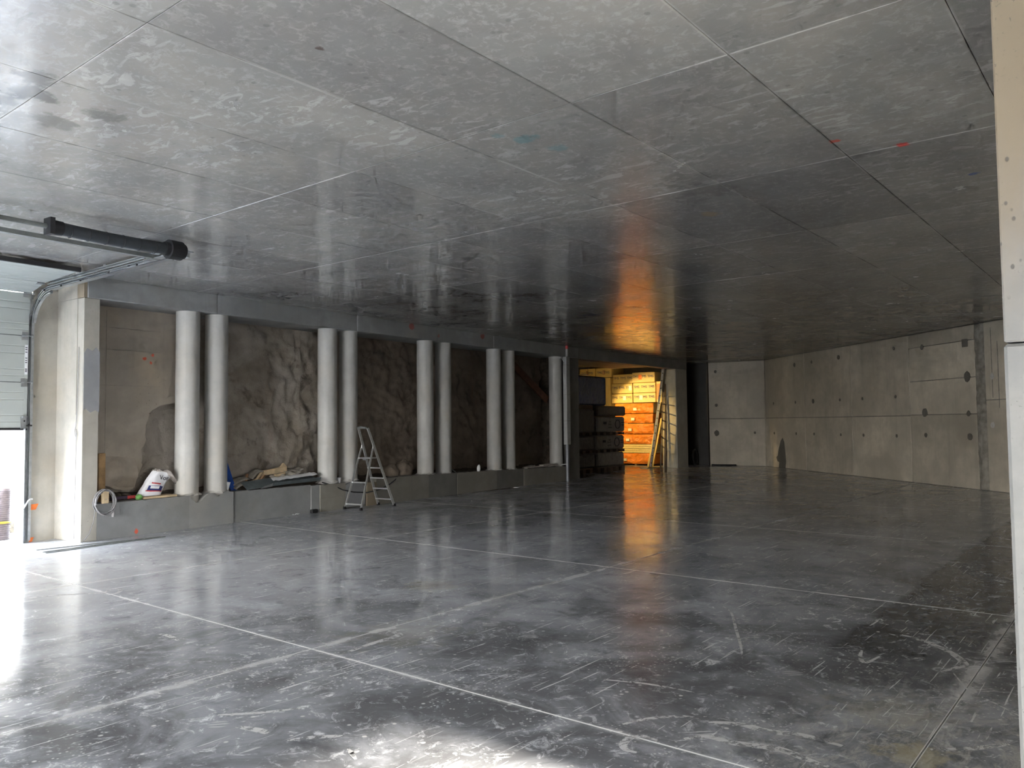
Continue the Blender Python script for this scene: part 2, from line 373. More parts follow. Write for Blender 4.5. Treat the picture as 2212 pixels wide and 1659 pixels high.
def mat_earth():
    q = NT('shotcrete and earth'); g = q.xyz(q.map((1, 1, 1), (0, 0, -AL), src=None))
    s = q.n('ShaderNodeMapping'); s.vector_type = 'TEXTURE'; q.put(s.inputs[0], q.pos); s.inputs['Location'].default_value = (O.x, O.y, 0); s.inputs['Rotation'].default_value = (0, 0, AL)
    t = q.xyz(s.outputs[0])[0]
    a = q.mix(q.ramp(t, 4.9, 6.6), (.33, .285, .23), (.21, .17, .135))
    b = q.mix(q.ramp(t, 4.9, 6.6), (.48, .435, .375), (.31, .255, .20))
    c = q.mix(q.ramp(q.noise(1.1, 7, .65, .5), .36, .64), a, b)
    c = q.mix(q.ramp(q.noise(2.2, 6, .65, .6, q.map(loc=(4, 1, 3))), .55, .7, 0, .75), c, (.11, .09, .072))
    c = q.mix(q.ramp(q.noise(.9, 5, .6, 0, q.map((3, 3, .4), loc=(1, 0, 0))), .58, .75, 0, .4), c, (.30, .17, .09))
    q.bump(q.add(q.noise(6, 8, .7), q.mul(q.noise(28, 5, .7), .4)), .6, .05)
    return q.done(c, .85, None, .25)
M['earth'] = mat_earth()
M['rubble'] = plain('dark rubble soil', (.10, .08, .06), .95, 0, .5, 9, .8)
M['steel'] = plain('galvanised steel', (.45, .47, .48), .42, .9, .1, 20)
M['pipesteel'] = plain('dull steel pipe', (.24, .25, .27), .5, .5, .06)
M['alu'] = plain('brushed aluminium', (.72, .73, .74), .36, .85, .1, 30)
M['door'] = plain('pale grey door panel', (.40, .425, .40), .38, 0, .02, 3)
M['doorline'] = plain('dark door joint', (.10, .11, .105), .6)
M['rubber'] = plain('black rubber', (.012, .012, .013), .6)
M['spring'] = plain('dark spring sleeve', (.035, .04, .045), .55)
M['bargrey'] = plain('grey painted bar', (.17, .18, .17), .5)
M['wood'] = plain('raw timber', (.42, .27, .13), .7, 0, .25, 5, .2)
M['woodpale'] = plain('pale cut timber', (.62, .48, .30), .7, 0, .2, 6, .2)
M['woodred'] = plain('reddish timber splinters', (.46, .27, .15), .7, 0, .3, 8, .2)
M['wooddark'] = plain('dark brown plank', (.13, .055, .03), .75, 0, .3, 5, .2)
M['blue'] = plain('blue painted plank', (.015, .075, .36), .5, 0, .2, 8)
M['white'] = plain('white plastic', (.75, .76, .77), .5, 0, .05)
M['sack'] = plain('white paper sack', (.80, .80, .82), .6, 0, .05, 6, .3)
M['sackin'] = plain('sack lining', (.42, .38, .35), .8, 0, .2)
M['ink'] = plain('dark print', (.035, .035, .05), .7)
M['navy'] = plain('navy print', (.03, .04, .16), .7)
M['red'] = plain('red print', (.55, .06, .06), .6)
M['orange'] = plain('orange tape', (.95, .22, .04), .5)
M['green'] = plain('green plastic scrap', (.16, .36, .10), .5, 0, .3, 20)
M['cable'] = plain('grey cable', (.22, .215, .22), .5)
M['cableblack'] = plain('black cable', (.03, .03, .032), .5)
M['purple'] = plain('dark tool tube', (.06, .04, .07), .5)
M['tray'] = plain('zinc flashing', (.17, .20, .21), .4, .5, .2, 4)
M['fibre'] = plain('fibre cement shard', (.36, .33, .28), .8, 0, .25, 9, .3)
M['tile'] = plain('broken pale tile', (.55, .50, .44), .6, 0, .2, 9)
M['pvc'] = plain('grey pipe casing', (.40, .40, .385), .5, 0, .06)
M['packy'] = plain('yellow wrapped insulation pack', (.70, .53, .22), .5, 0, .06, 3, .1)
M['board'] = plain('insulation board edge', (.72, .60, .30), .6, 0, .08)
M['orangefilm'] = None
def mat_film(name, col, rough=.3):
    q = NT(name); n = q.noise(3.2, 6, .6, 1.6); q.bump(n, .7, .12)
    return q.done(q.mix(q.ramp(n, .3, .7), tuple(a*.8 for a in col), tuple(min(1, a*1.15) for a in col)), rough, None, .5)
M['orangefilm'] = mat_film('orange shrink film', (.80, .25, .03))
M['bluefilm'] = mat_film('dark blue shrink film', (.012, .04, .16))
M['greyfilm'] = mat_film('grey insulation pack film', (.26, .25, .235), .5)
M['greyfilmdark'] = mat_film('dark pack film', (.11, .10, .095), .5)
M['pallet'] = plain('pallet timber', (.12, .09, .065), .8, 0, .2, 7)
M['whitefilm'] = plain('folded white film', (.75, .73, .62), .5)
M['batten'] = plain('yellow batten', (.70, .55, .20), .6, 0, .1)
M['storage'] = concrete('storage concrete', (.46, .43, .33), rough=.6, rnd=.03)
M['ground'] = plain('pale gravel yard', (.55, .53, .49), .9, 0, .12, 2, .3)
M['asphalt'] = plain('grey asphalt yard', (.20, .19, .175), .9, 0, .15, 2, .2)
M['plaster'] = plain('white rendered garden wall', (.55, .54, .52), .8, 0, .03, 2)
M['meshpink'] = plain('mesh roll plastic', (.10, .075, .075), .6)
M['meshcore'] = plain('mesh core', (.16, .13, .13), .7)
M['rubbleout'] = plain('yard rubble', (.13, .10, .06), .9, 0, .5, 12, .5)
M['yellow'] = plain('yellow hose', (.30, .21, .01), .5)
M['dustline'] = None
def mat_chalk():
    q = NT('pale scuff'); q.done((.52, .52, .52), .6); n = q.noise(11, 6, .75, .6)
    mx = q.n('ShaderNodeMixShader'); tr = q.n('ShaderNodeBsdfTransparent')
    q.put(mx.inputs[0], q.ramp(n, .39, .53)); q.t.links.new(tr.outputs[0], mx.inputs[1]); q.t.links.new(q.b.outputs[0], mx.inputs[2]); q.t.links.new(mx.outputs[0], q.out.inputs[0]); return q.m
M['dustline'] = mat_chalk()

# ------------------------------------------------------------------ setting: floor, ceiling
fl = sroot('floor')
XS = [-4.95, -.45, 3.95, 8.33, 12.77, 17.2, 21.6, 26.0, 32]; YS = [-4.7, -3.2, 1.025, 5.22, 9.45, 13.6, 20.5]
for i in range(len(XS)-1):
    for j in range(len(YS)-1):
        if j == 5 and i < 5: continue
        g = .004; obj('floor_slab', MB().box(XS[i]+g, XS[i+1]-g, YS[j]+g, YS[j+1]-g, -.15, 0), M['floor'], fl)
obj('subfloor', MB().box(-5, 32, -4.7, 13.6, -.3, -.02).box(17.2, 32, 13.6, 20.5, -.3, -.02), M['backing'], fl)
def arc(pts, w):
    q = [Vector((p[0], p[1], 0)) for p in pts]; m = MB(); L = []; 
    # smooth the polyline
    cr = []
    for i in range(len(q)-1):
        p0, p1, p2, p3 = q[max(i-1, 0)], q[i], q[i+1], q[min(i+2, len(q)-1)]
        for k in range(6):
            t = k/6; cr.append(.5*((2*p1)+(-p0+p2)*t+(2*p0-5*p1+4*p2-p3)*t*t+(-p0+3*p1-3*p2+p3)*t*t*t))
    cr.append(q[-1]); vs = []
    for i, c_ in enumerate(cr):
        d = cr[min(i+1, len(cr)-1)]-cr[max(i-1, 0)]; n_ = Vector((-d.y, d.x, 0)).normalized()
        ww = w*(.35+.65*math.sin(PI*min(1, max(0, (i+.6)/(len(cr)+.2)))))*.5
        vs += [c_+n_*ww+Vector((0, 0, .0015)), c_-n_*ww+Vector((0, 0, .0015))]
    fs = [(2*i, 2*i+1, 2*i+3, 2*i+2) for i in range(len(cr)-1)]
    m.add(vs, fs); return m
for pts, w in (([(735, 1415), (790, 1395), (845, 1378), (862, 1372), (850, 1366), (820, 1368)], .07),
               ([(1948, 1372), (1990, 1382), (2050, 1408), (2082, 1432), (2075, 1440), (2030, 1452)], .06),
               ([(1375, 1626), (1352, 1620), (1346, 1608), (1360, 1595), (1385, 1590), (1420, 1600)], .05),
               ([(1530, 1560), (1600, 1565), (1660, 1580), (1740, 1590), (1820, 1612)], .07),
               ([(1478, 1597), (1530, 1592), (1590, 1606), (1680, 1618), (1740, 1640), (1790, 1657)], .07),
               ([(1345, 1565), (1400, 1553), (1470, 1548), (1510, 1552)], .04), ([(1300, 1468), (1400, 1478), (1500, 1496)], .03),
               ([(1562, 1310), (1580, 1325), (1590, 1360), (1600, 1395), (1604, 1425)], .025), ([(1862, 1405), (1858, 1420), (1870, 1432), (1900, 1418)], .035),
               ([(752, 1618), (760, 1628), (768, 1641)], .03), ([(756, 1630), (766, 1626), (776, 1622)], .03), ([(225, 1280), (245, 1272), (262, 1274), (250, 1282), (228, 1284)], .05),
               ([(0, 1300), (80, 1290), (170, 1283), (230, 1282)], .04), ([(2010, 1620), (2090, 1618), (2180, 1608)], .05), ([(2060, 1455), (2100, 1500), (2130, 1510), (2212, 1552)], .02),
               ([(470, 1545), (560, 1540), (650, 1530)], .04), ([(510, 1570), (560, 1578), (580, 1585)], .06), ([(620, 1600), (680, 1593), (740, 1590)], .05), ([(345, 1370), (365, 1374), (385, 1384)], .05)):
    obj('scuff_mark', arc([px_z(*p) for p in pts], w), M['dustline'], fl)

ce = sroot('ceiling')
obj('slab_core', MB().prism([(-5.2, -4.95), (34, -4.95), (34, 21)]+[tuple(W(a, b).xy) for a, b in ((25.5, 5.6), (14.6, 5.6), (14.6, 1.4), (-9.9, 1.2))],
    lambda x, y: Vector((x, y, CEIL+.02)), lambda x, y: Vector((x, y, CEIL+.35))), M['backing'], ce)
pm = None
for i in range(-3, 12):
    for j in range(-5, 15):
        x0 = 2.22+2.572*i; y0 = 2.05+1.218*j; x1 = x0+2.572; y1 = y0+1.218
        if x0 > 33.5 or y0 > 20.5: continue
        dmx = max((Vector((a, y1))-O).dot(en) for a in (x0, x1)); sm_ = (Vector((x0, y0))-O).dot(ex)
        if sm_ < 14.6 and dmx > 1.1:
            y1 -= dmx-1.1
            if y1-y0 < .15: continue
            obj('ceiling_panel', MB().bbox(x0+.003, x1-.003, y0+.003, y1, CEIL, CEIL+.03, .005), M['ceiling'], ce); continue
        if pm is None:
            b = .003; hx = 1.286-.002; hy = .609-.002
            pm = obj('ceiling_panel', MB().bbox(-hx, hx, -hy, hy, 0, .03, b), M['ceiling'], ce); o = pm
        else: o = link_copy(pm, ce)
        o.location = ((x0+x1)/2, (y0+y1)/2, CEIL+random.uniform(0, .0015))

# ------------------------------------------------------------------ setting: column wall (left)
wl = sroot('wall_left')
def wbox(name, s0, s1, d0, d1, z0, z1, mat, parent=wl, b=.008):
    return obj(name, MB().bbox(s0, s1, d0, d1, z0, z1, b, W), M[mat], parent)
wbox('pillar', 0, .255, 0, .8, 0, 3.765, 'pillar'); wbox('pillar_head', 0, .255, .2, .8, 3.765, CEIL, 'pillar', b=.003)
wbox('wood_filler', -.002, .05, .0, .2, 3.77, CEIL, 'tan', b=.003)
wbox('door_jamb', -.43, 0.1, .795, 1.15, 0, CEIL, 'pillar', b=.001)
wbox('jamb_strip', -.012, .0, .17, .19, 1.95, 3.75, 'pillar', b=.002)
obj('mortar_patch', MB().prism([(.01, 2.9), (.06, 2.98), (.14, 2.94), (.2, 3.0), (.258, 2.93), (.257, 1.98), (.2, 2.02), (.12, 1.98), (.05, 2.04), (.012, 2.02)],
    lambda s, z: W(s, -.006, z), lambda s, z: W(s, .004, z)), M['mortar'], wl)
wbox('lintel', -5.2, -.43, .8, 1.15, 3.95, CEIL, 'pillar'); wbox('wall_run', -9.4, -5.2, .6, 1.15, 0, CEIL, 'pillar')
# edge beam in its pours
bs = [0.05, 2.38, 5.85, 8.55, 10.9, 15.47]
for i in range(5): wbox('beam_section', bs[i]+.003, bs[i+1]-.003, 0 if i % 2 else -.006, .85, 3.765, CEIL+.01, 'beam', b=.012)
# curb in its pours with chipped upper edges
def ctop(s): return .56 if s < 7.8 else .56-.13*(s-7.8)/6.8
def curb(s0, s1, d0, mat, notches=(), dip=0):
    poly = [(s0, 0), (s1, 0)]; n = max(4, int((s1-s0)/.06))
    for i in range(n, -1, -1):
        s = s0+(s1-s0)*i/n; z = ctop(s)-dip+.012*noise.noise((s*9, 1, 0))+.008*noise.noise((s*31, 2, 0))
        for c_, w_, h_ in notches:
            if abs(s-c_) < w_: z -= h_*(1-abs(s-c_)/w_)**.6
        poly.append((s, z))
    return obj('curb_section', MB().prism(poly, lambda s, z: W(s, d0, z), lambda s, z: W(s, .3, z)), M[mat], wl)
curb(.25, 1.852, 0, 'curb', dip=.0); curb(1.852, 2.74, .0, 'curb', ((2.02, .16, .16), (2.44, .07, .08)), -.01); curb(2.745, 4.58, .03, 'curb'); curb(4.585, 4.8, .01, 'curb', dip=.02)
curb(4.805, 5.5, -.01, 'curb_brown', dip=.02); curb(5.505, 6.12, .03, 'curb_dark', dip=.06); curb(6.125, 6.42, -.012, 'tan', dip=.06); curb(6.425, 7.6, 0, 'curb_brown'); curb(7.605, 8.2, .0, 'curb_brown'); curb(8.205, 9.3, .006, 'curb_dark'); curb(9.305, 11.0, 0, 'curb_brown'); curb(11.005, 12.3, .006, 'curb_dark'); curb(12.305, 14.72, 0, 'curb_brown')
wbox('crack_edge', 4.83, 5.45, -.013, -.005, .265, .272, 'groove', b=.001)
obj('ledge_fill', MB().grid(150, 8, lambda u, v: W(.25+14.4*u, .28+.75*v, ctop(.25+14.4*u)-.03+.05*noise.noise((u*60, v*5, 3))+.16*v*v)), M['rubble'], wl)
def rocky(u, v):
    s = .2+14.55*u; z = .3+3.5*v
    a = .05 if s < 2.6 else (.05+.16*min(1, max(0, (s-3.5)/1.2)) if s < 6.4 else .16)
    r_ = min(1, max(0, (s-3.6)/1.0)) if s < 6.4 else .7
    n = noise.fractal((s*1.3, z*1.3, 4), .9, 2., 4)*.09+noise.fractal((s*4, z*4, 1), .75, 2., 5)*(.012+.035*r_)
    n += r_*.10*(1-abs(noise.noise((s*2.6+.4*z, z*2.2, 9)))*2.2)*(.4+.6*abs(noise.noise((s*.9, z*.9, 2))))
    return W(s, .86-n+.14*v*(1 if s < 5 else .4), z)
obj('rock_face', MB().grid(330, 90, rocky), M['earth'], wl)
obj('backing', MB().box(.2, 14.8, 1.2, 1.4, 0, CEIL, W), M['backing'], wl)
wbox('recess_return', .255, .3, .3, 1.25, 0, 3.765, 'curb_dark')
# cast facing in the first bay, broken away at lower right
fp = [(.28, .95), (.5, .86), (.75, .78), (.95, .70), (1.1, .68), (1.22, .74), (1.3, .95), (1.38, 1.1), (1.36, 1.35), (1.45, 1.55), (1.43, 1.8), (1.5, 1.95), (1.64, 2.1), (1.8, 2.15), (2.4, 2.2), (2.4, 3.77), (.28, 3.77)]
fq = []
for i, (a_, b_) in enumerate(fp):
    c_, d_ = fp[(i+1) % len(fp)]
    for k in range(5 if i < 13 else 1):
        t_ = k/5; s_, z_ = a_+(c_-a_)*t_, b_+(d_-b_)*t_; j = 1 if 0 < i < 13 else 0
        fq.append((s_+j*.05*noise.noise((s_*8, z_*8, 1))+j*.02*noise.noise((s_*30, z_*30, 2)), z_+j*.05*noise.noise((s_*8, z_*8, 5))))
obj('cast_facing', MB().prism(fq, lambda s, z: W(s, .66, z), lambda s, z: W(s, .84, z)), M['face'], wl)
obj('facing_foot', MB().grid(24, 10, lambda u, v: W(.3+.95*u, .66-.16*math.sin(PI*v)*(.6+.5*noise.noise((u*4, v*3, 0))), .72+.5*v+.12*(1-u)+.03*noise.noise((u*9, v*6, 2)))), M['face'], wl)
for z_ in (3.05, 3.42, 2.45): wbox('form_line', .3, 1.7, .657, .662, z_, z_+.005, 'groove', b=.001)
for s_ in (.72,): wbox('form_line', s_, s_+.004, .655, .662, 1.3, 3.7, 'groove', b=.001)
# storage opening and end pillars
wbox('end_pillar', 14.72, 15.48, 0, .5, 0, CEIL, 'curb_dark'); wbox('opening_lintel', 15.48, 23.2, -.0, .35, 3.765, CEIL+.01, 'curb_dark')
wbox('far_pillar', 22.26, 23.18, 0, .6, 0, 3.765, 'pillar'); 
wbox('niche_back', 23.18, 25.5, .6, .9, 0, CEIL, 'nicheblack'); wbox('niche_side', 24.42, 24.9, -.3, .6, 0, CEIL, 'nicheblack')
wbox('recess_end', 14.62, 14.72, .2, 1.25, 0, 3.765, 'rubble')
wst = sroot('wall_storage')
wbox('soffit_slab', 15.48, 20.6, .35, 1.7, 3.765, CEIL+.01, 'storage', wst); wbox('back_wall', 14.6, 25.5, 5.2, 5.5, 0, CEIL, 'storage', wst)
wbox('side_wall', 14.7, 14.9, .5, 5.2, 0, CEIL, 'storage', wst); wbox('end_wall', 24.7, 25, .6, 5.2, 0, CEIL, 'storage', wst)
wbox('far_lining', 22.25, 22.262, .02, .6, 0, 3.76, 'storage', wst)

# ------------------------------------------------------------------ setting: back wall, right wall, front wall
CB = Vector((30.15, 11.72)); uR = (Vector((21.97, 2.755))-CB).normalized(); nR = Vector((uR.y, -uR.x))   # nR points out of the room
if nR.dot(Vector((1, 0))) < 0: nR = -nR
def RW(t, d, z=0.): p = CB+uR*t+nR*d; return Vector((p.x, p.y, z))
uB = (Vector((29.84, 13.93))-CB).normalized(); nB = Vector((uB.y, -uB.x))
if nB.x < 0: nB = -nB
def BW(t, d, z=0.): p = CB+uB*t+nB*d; return Vector((p.x, p.y, z))
wr = sroot('wall_right'); wb = sroot('wall_back')
def panels(root, T, ts, zs, mat, th=.05, skip=()):
    for i in range(len(ts)-1):
        for j in range(len(zs)-1):
            dd = random.uniform(0, .006)
            obj('wall_panel', MB().bbox(ts[i]+.009, ts[i+1]-.009, dd, th, zs[j]+.008, zs[j+1]-.008, .008, T), M[mat], root)
panels(wr, RW, [0.0, 2.96, 5.82, 8.66], [0, 1.85, CEIL], 'rw')
panels(wr, RW, [8.66, 11.2], [0, 1.87, 2.79, 3.72, CEIL], 'rw'); panels(wr, RW, [11.52, 18.], [0, 2.2, CEIL], 'rw')
obj('joint_filling', MB().grid(6, 90, lambda u, v: RW(11.2+.32*u, .02+.03*noise.noise((u*5, v*30, 0))-.02*math.sin(PI*u)*(v < .46), .02+4.06*v)), M['groove'], wr)
obj('backing', MB().box(-.1, 18.1, .05, .35, -.1, CEIL, RW), M['backing'], wr)
panels(wb, BW, [0, 2.22], [0, 1.85, CEIL], 'rw'); obj('backing', MB().box(0, 2.22, .05, .35, -.1, CEIL, BW), M['backing'], wb)
obj('corner_bead', MB().tube([BW(.015+.012*noise.noise((k*2., 0, 0)), .0, k*.1) for k in range(30)], .03, 6), M['rw'], wb)
def hole(T, root, t, z, r, mat='hole', sq=False):
    if sq: mb = MB().box(t-r, t+r, -.004, .01, z-r, z+r, T)
    else:
        n = 12; ring = [(t+r*math.cos(2*PI*k/n)*(1+.25*random.random()), z+r*1.1*math.sin(2*PI*k/n)*(1+.25*random.random())) for k in range(n)]
        mb = MB().prism(ring, lambda a, b_: T(a, -.004, b_), lambda a, b_: T(a, .02, b_))
    obj('tie_hole', mb, M[mat], root)
for t in (.67, 2.31, 3.52, 5.16, 6.4, 8.02):
    hole(RW, wr, t, 1.28, .04); hole(RW, wr, t, 2.4, .04 if t != 3.52 else .065); 
for t, z, r in ((2.31, 3.74, .085), (3.49, 3.75, .06), (5.15, 3.77, .085), (8.01, 3.8, .06), (9.24, 3.71, .08), (9.27, 1.93, .13), (10.92, 1.88, .08), (10.92, 2.81, .14), (9.28, 1.32, .07), (10.94, 1.3, .1)): hole(RW, wr, t, z, r*.75)
hole(RW, wr, 10.88, 3.66, .1, sq=True); hole(RW, wr, 11.72, 1.59, .06, 'holelight'); hole(RW, wr, 11.76, 2.77, .06, 'holelight')
for t, z, r in ((1.92, 1.28, .09), (1.91, 2.39, .05), (1.92, 3.73, .05), (.42, 1.29, .04)): hole(BW, wb, t, z, r)
for t_, z0_, z1_ in ((11.75, 2.25, 3.95), (11.95, 2.0, 3.6), (12.2, 2.3, 3.3)): obj('form_line', MB().box(t_, t_+.02, -.003, .01, z0_, z1_, RW), M['groove'], wr)
st = [(.95, .0), (1.45, 0), (1.52, .25), (1.48, .6), (1.42, .95), (1.3, 1.12), (1.15, 1.0), (.98, .7), (.9, .45), (.78, .38), (.85, .25), (1.0, .2)]
q_ = NT('damp stain on concrete'); M['damp'] = q_.done(q_.mix(q_.ramp(q_.noise(3, 5), .3, .7), (.115, .108, .09), (.15, .14, .12)), .6)
obj('damp_stain', MB().prism(st, lambda t, z: RW(t, -.0015, z), lambda t, z: RW(t, .004, z)), M['damp'], wr)
wf = sroot('wall_front'); YP = .437; XP = 3.5
YO = -4.7
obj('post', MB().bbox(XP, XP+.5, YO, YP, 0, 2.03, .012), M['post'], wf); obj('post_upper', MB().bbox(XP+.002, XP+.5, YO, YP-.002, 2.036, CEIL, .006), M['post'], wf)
obj('wall_run', MB().box(XP+.5, 34, -.25, .2, 0, CEIL), M['rw'], wf)
obj('lintel', MB().box(-1.8, XP, YO-.25, YO, 2.5, CEIL), M['pillar'], wf); obj('wall_run', MB().box(-5.2, -1.8, YO-.25, YO, 0, CEIL), M['pillar'], wf); obj('wall_run', MB().box(3.46, XP+.5, YO-.25, YO, 0, 2.5), M['pillar'], wf)
wsd = sroot('wall_side'); XW = -4.9
for y0, y1, z0 in ((YO-.25, 4, 0), (12, 15, 0), (4, 12, 3.3)): obj('wall_run', MB().box(XW-.3, XW, y0, y1, z0 or -.2, CEIL), M['pillar'], wsd)  # unseen wall; its wide opening is added to carry daylight to the far walls

# ------------------------------------------------------------------ yard outside
yd = sroot('ground'); obj('yard_back', MB().box(-60, 60, 20.5, 80, -.3, -.06).box(-5.2, 17.2, 13.6, 20.5, -.3, -.04), M['ground'], yd); obj('yard_front', MB().box(-60, 80, -70, YO, -.3, -.03), M['asphalt'], yd)
obj('yard_left', MB().box(-60, XW-.3, YO, 20.5, -.3, -.06), M['ground'], yd)
gw = obj('house_wall', MB().box(-30, 16, 21.5, 22, -.1, 6.5), M['plaster']); tag(gw, 'white rendered house wall standing outside beyond the garage door', 'wall')

# ------------------------------------------------------------------ cast columns
cs = [1.948, 2.531, 5.212, 5.80, 8.35, 9.037, 11.21, 11.88, 14.45]
cl = ['pale round concrete column nearest the garage door, beside the white sack', 'pale round column between the sack column and the blue plank',
      'pale round column at the right end of the metal flashing', 'pale round column standing behind the aluminium stepladder',
      'pale round column just right of the boulders, left of its pair', 'narrow-looking round column right of the boulders, second of its pair',
      'streaked round column right of the white stone on the curb', 'dark-streaked round column left of the slanting brown plank',
      'single round column beside the grey pipe and the broken tiles']
for i, s in enumerate(cs):
    p = W(s, .23, 0); prof = []
    zb = ctop(s)-.22 if i < 2 else (.0 if i == 3 else ctop(s)-.04)
    n = 16
    for k in range(n+1):
        z = zb+(3.765-zb)*k/n; prof.append((.2+.002*noise.noise((i*5, z*4, 0)), z))
    mb = MB().lathe(prof, p, 36)
    t = thing('concrete_column', cl[i], 'column', W(s, .23, zb), 0, 'round columns along the curb')
    obj('shaft', mb, M['column'], t)
    seam = MB()
    for a in (-2.2, -.7):
        q = p+Vector((math.cos(a)*.2, math.sin(a)*.2, 0)); seam.bar(q+Vector((0, 0, zb+.02)), q+Vector((0, 0, 3.75)), .012, .004, (math.cos(a), math.sin(a), 0))
    obj('form_seam', seam, M['column'], t)
    foot = MB(); R = random.Random(i)
    ring = [(.215+.05*R.random(), k) for k in range(20)]
    vs = [p+Vector((r*math.cos(2*PI*k/20), r*math.sin(2*PI*k/20), ctop(s)-.01+.02*R.random())) for r, k in ring]+[p+Vector((.195*math.cos(2*PI*k/20), .195*math.sin(2*PI*k/20), ctop(s)+.01+.05*R.random())) for k in range(20)]
    foot.add(vs, [(k, (k+1) % 20, 20+(k+1) % 20, 20+k) for k in range(20)]); obj('mortar_fillet', foot, M['column'], t)
mp = [(5.42, 0.3), (5.44, .42), (5.52, .5), (5.64, .54), (5.78, .545), (5.92, .53), (6.02, .48), (6.07, .4), (6.08, .05), (5.6, .02), (5.46, .02)]
obj('mortar_apron', MB().prism(mp, lambda s, z: W(s, -.006, z), lambda s, z: W(s, .05, z)), M['mortar'], wl)

# ------------------------------------------------------------------ sectional garage door
SD0, SD1 = -5.25, -.45
gd = thing('sectional_garage_door', 'half raised pale grey sectional garage door at the left edge with its tracks', 'garage door', W(-2.8, .75, 1.75), AL)
prof = [(.75, 1.755), (.75, 2.456), (.75, 3.175), (.73, 3.84), (.274, 3.955), (-.73, 4.02)]
for k in range(5):
    (d0, z0), (d1, z1) = prof[k], prof[k+1]
    L = math.hypot(d1-d0, z1-z0); ud, uz = (d1-d0)/L, (z1-z0)/L; nd, nz = -uz, ud      # n points into the room / down
    if k >= 3 and nz > 0: nd, nz = -nd, -nz
    if k < 3 and nd > 0: nd, nz = -nd, -nz
    # inner skin with pressed beads
    prs = [(0.006, .0), (.012, 0)]
    for f in (.14, .28, .62, .78): prs += [(f*L-.012, 0), (f*L, -.006), (f*L+.012, 0)]
    prs += [(L-.012, 0), (L-.006, 0)]
    pts = [(a, b) for a, b in prs]+[(L-.006, -.04), (.006, -.04)]
    def T(s): return lambda a, b: W(s, d0+ud*a+nd*b, z0+uz*a+nz*b)
    pn = obj('door_panel', MB().prism(pts, T(SD0), T(SD1)), M['door'], gd)
    jn = obj('panel_joint', MB().prism([(-.006, -.004), (.006, -.004), (.006, -.035), (-.006, -.035)], T(SD0), T(SD1)), M['doorline'], pn)
    if k < 4:
        hs = MB(); c = Vector((0, 0, 0))
        for s in (SD1-.05, (SD0+SD1)/2):
            hs.prism([(L-.07, .001), (L+.06, .001), (L+.06, .006), (L-.07, .006)], T(s-.05), T(s+.03)); hs.tube([T(s-.06)(L, .014), T(s+.04)(L, .014)], .012, 8)
        obj('hinge', hs, M['steel'], gd)
        if k < 3: obj('roller', MB().tube([T(SD1-.06)(L, .03), T(SD1+.03)(L, .03)], .007, 8).tube([T(SD1+.02)(L, .03), T(SD1+.045)(L, .03)], .024, 12), M['steel'], gd)
    if k in (0, 1):
        es = MB().prism([(.02, .0015), (L-.02, .0015), (L-.02, .004), (.02, .004)], T(SD1-.06), T(SD1-.004)); obj('edge_cap', es, M['door'], pn)
        if k == 1:
            st = obj('warning_sticker', MB().prism([(.12, .005), (.58, .005), (.58, .006), (.12, .006)], T(SD1-.055), T(SD1-.012)), M['white'], pn)
            mk = MB()
            for a in (.16, .18, .2, .3, .33, .37, .46, .5, .53): mk.prism([(a, .0065), (a+.012, .0065), (a+.012, .007), (a, .007)], T(SD1-.05), T(SD1-.02))
            obj('sticker_marks', mk, M['ink'], pn)
# wide door: centre stiffeners are outside the frame. bottom seal and corner bracket
obj('bottom_seal', MB().box(SD0, SD1, .745, .79, 1.72, 1.757, W), M['rubber'], gd)
bb = obj('bottom_bracket', MB().box(SD1-.1, SD1-.005, .735, .748, 1.745, 1.93, W).box(SD1-.1, SD1-.005, .70, .748, 1.745, 1.75, W).box(SD1-.085, SD1-.02, .7, .74, 1.91, 1.935, W), M['steel'], gd)
obj('bracket_bolts', MB().tube([W(SD1-.03, .71, 1.79), W(SD1+.05, .71, 1.79)], .012, 8).tube([W(SD1-.05, .725, 1.86), W(SD1-.05, .74, 1.86)], .012, 8), M['rubber'], gd)
obj('top_seal', MB().box(SD0, SD1-.01, -.79, -.735, 4.0, 4.06, W), M['rubber'], gd)
# vertical angle, C track, curve, horizontal double track
SG = SD1+.03
obj('jamb_angle', MB().box(SD1-.045, SD1+.075, .785, .797, 0, 3.85, W).box(SD1-.055, SD1-.045, .69, .797, 0, 1.75, W), M['steel'], gd)
def ctrack(path, s, w=.045, h=.035):
    mb = MB(); vs = []
    cs_ = [(-h, -w/2+.012), (-h, -w/2), (0, -w/2), (0, w/2), (-h, w/2), (-h, w/2-.012)]
    n = len(path)
    for i, (d, z) in enumerate(path):
        a = path[max(i-1, 0)]; b = path[min(i+1, n-1)]; t = Vector((b[0]-a[0], b[1]-a[1])).normalized(); nn_ = Vector((-t.y, t.x))
        for hs_, o_ in cs_: vs.append(W(s+hs_, d+nn_.x*o_, z+nn_.y*o_))
    m = len(cs_); fs = [(i*m+k, i*m+k+1, (i+1)*m+k+1, (i+1)*m+k) for i in range(n-1) for k in range(m-1)]
    mb.add(vs, fs); o = obj('track', mb, M['steel'], gd)
    sd = o.modifiers.new('wall', 'SOLIDIFY'); sd.thickness = .003
    return o
ctrack([(.74, .03), (.74, 1.2), (.74, 2.4), (.74, 3.3)], SD1+.06)
cv = [(.74-.55*(1-math.cos(a)), 3.3+.58*math.sin(a)) for a in [PI/2*k/12 for k in range(13)]]
ctrack(cv, SD1+.06); ctrack([(d-.05, z-.07) for d, z in cv[2:]], SD1+.05)
ctrack([(.2, 3.88), (-1, 3.92), (-2, 3.95), (-3.05, 3.985)], SD1+.06); ctrack([(.25, 3.95), (-1, 3.99), (-2, 4.02), (-3.0, 4.05)], SD1+.06)
obj('track_flange', MB().bar(W(SD1+.07, .2, 3.85), W(SD1+.07, -3.1, 3.955), .09, .004), M['steel'], gd)
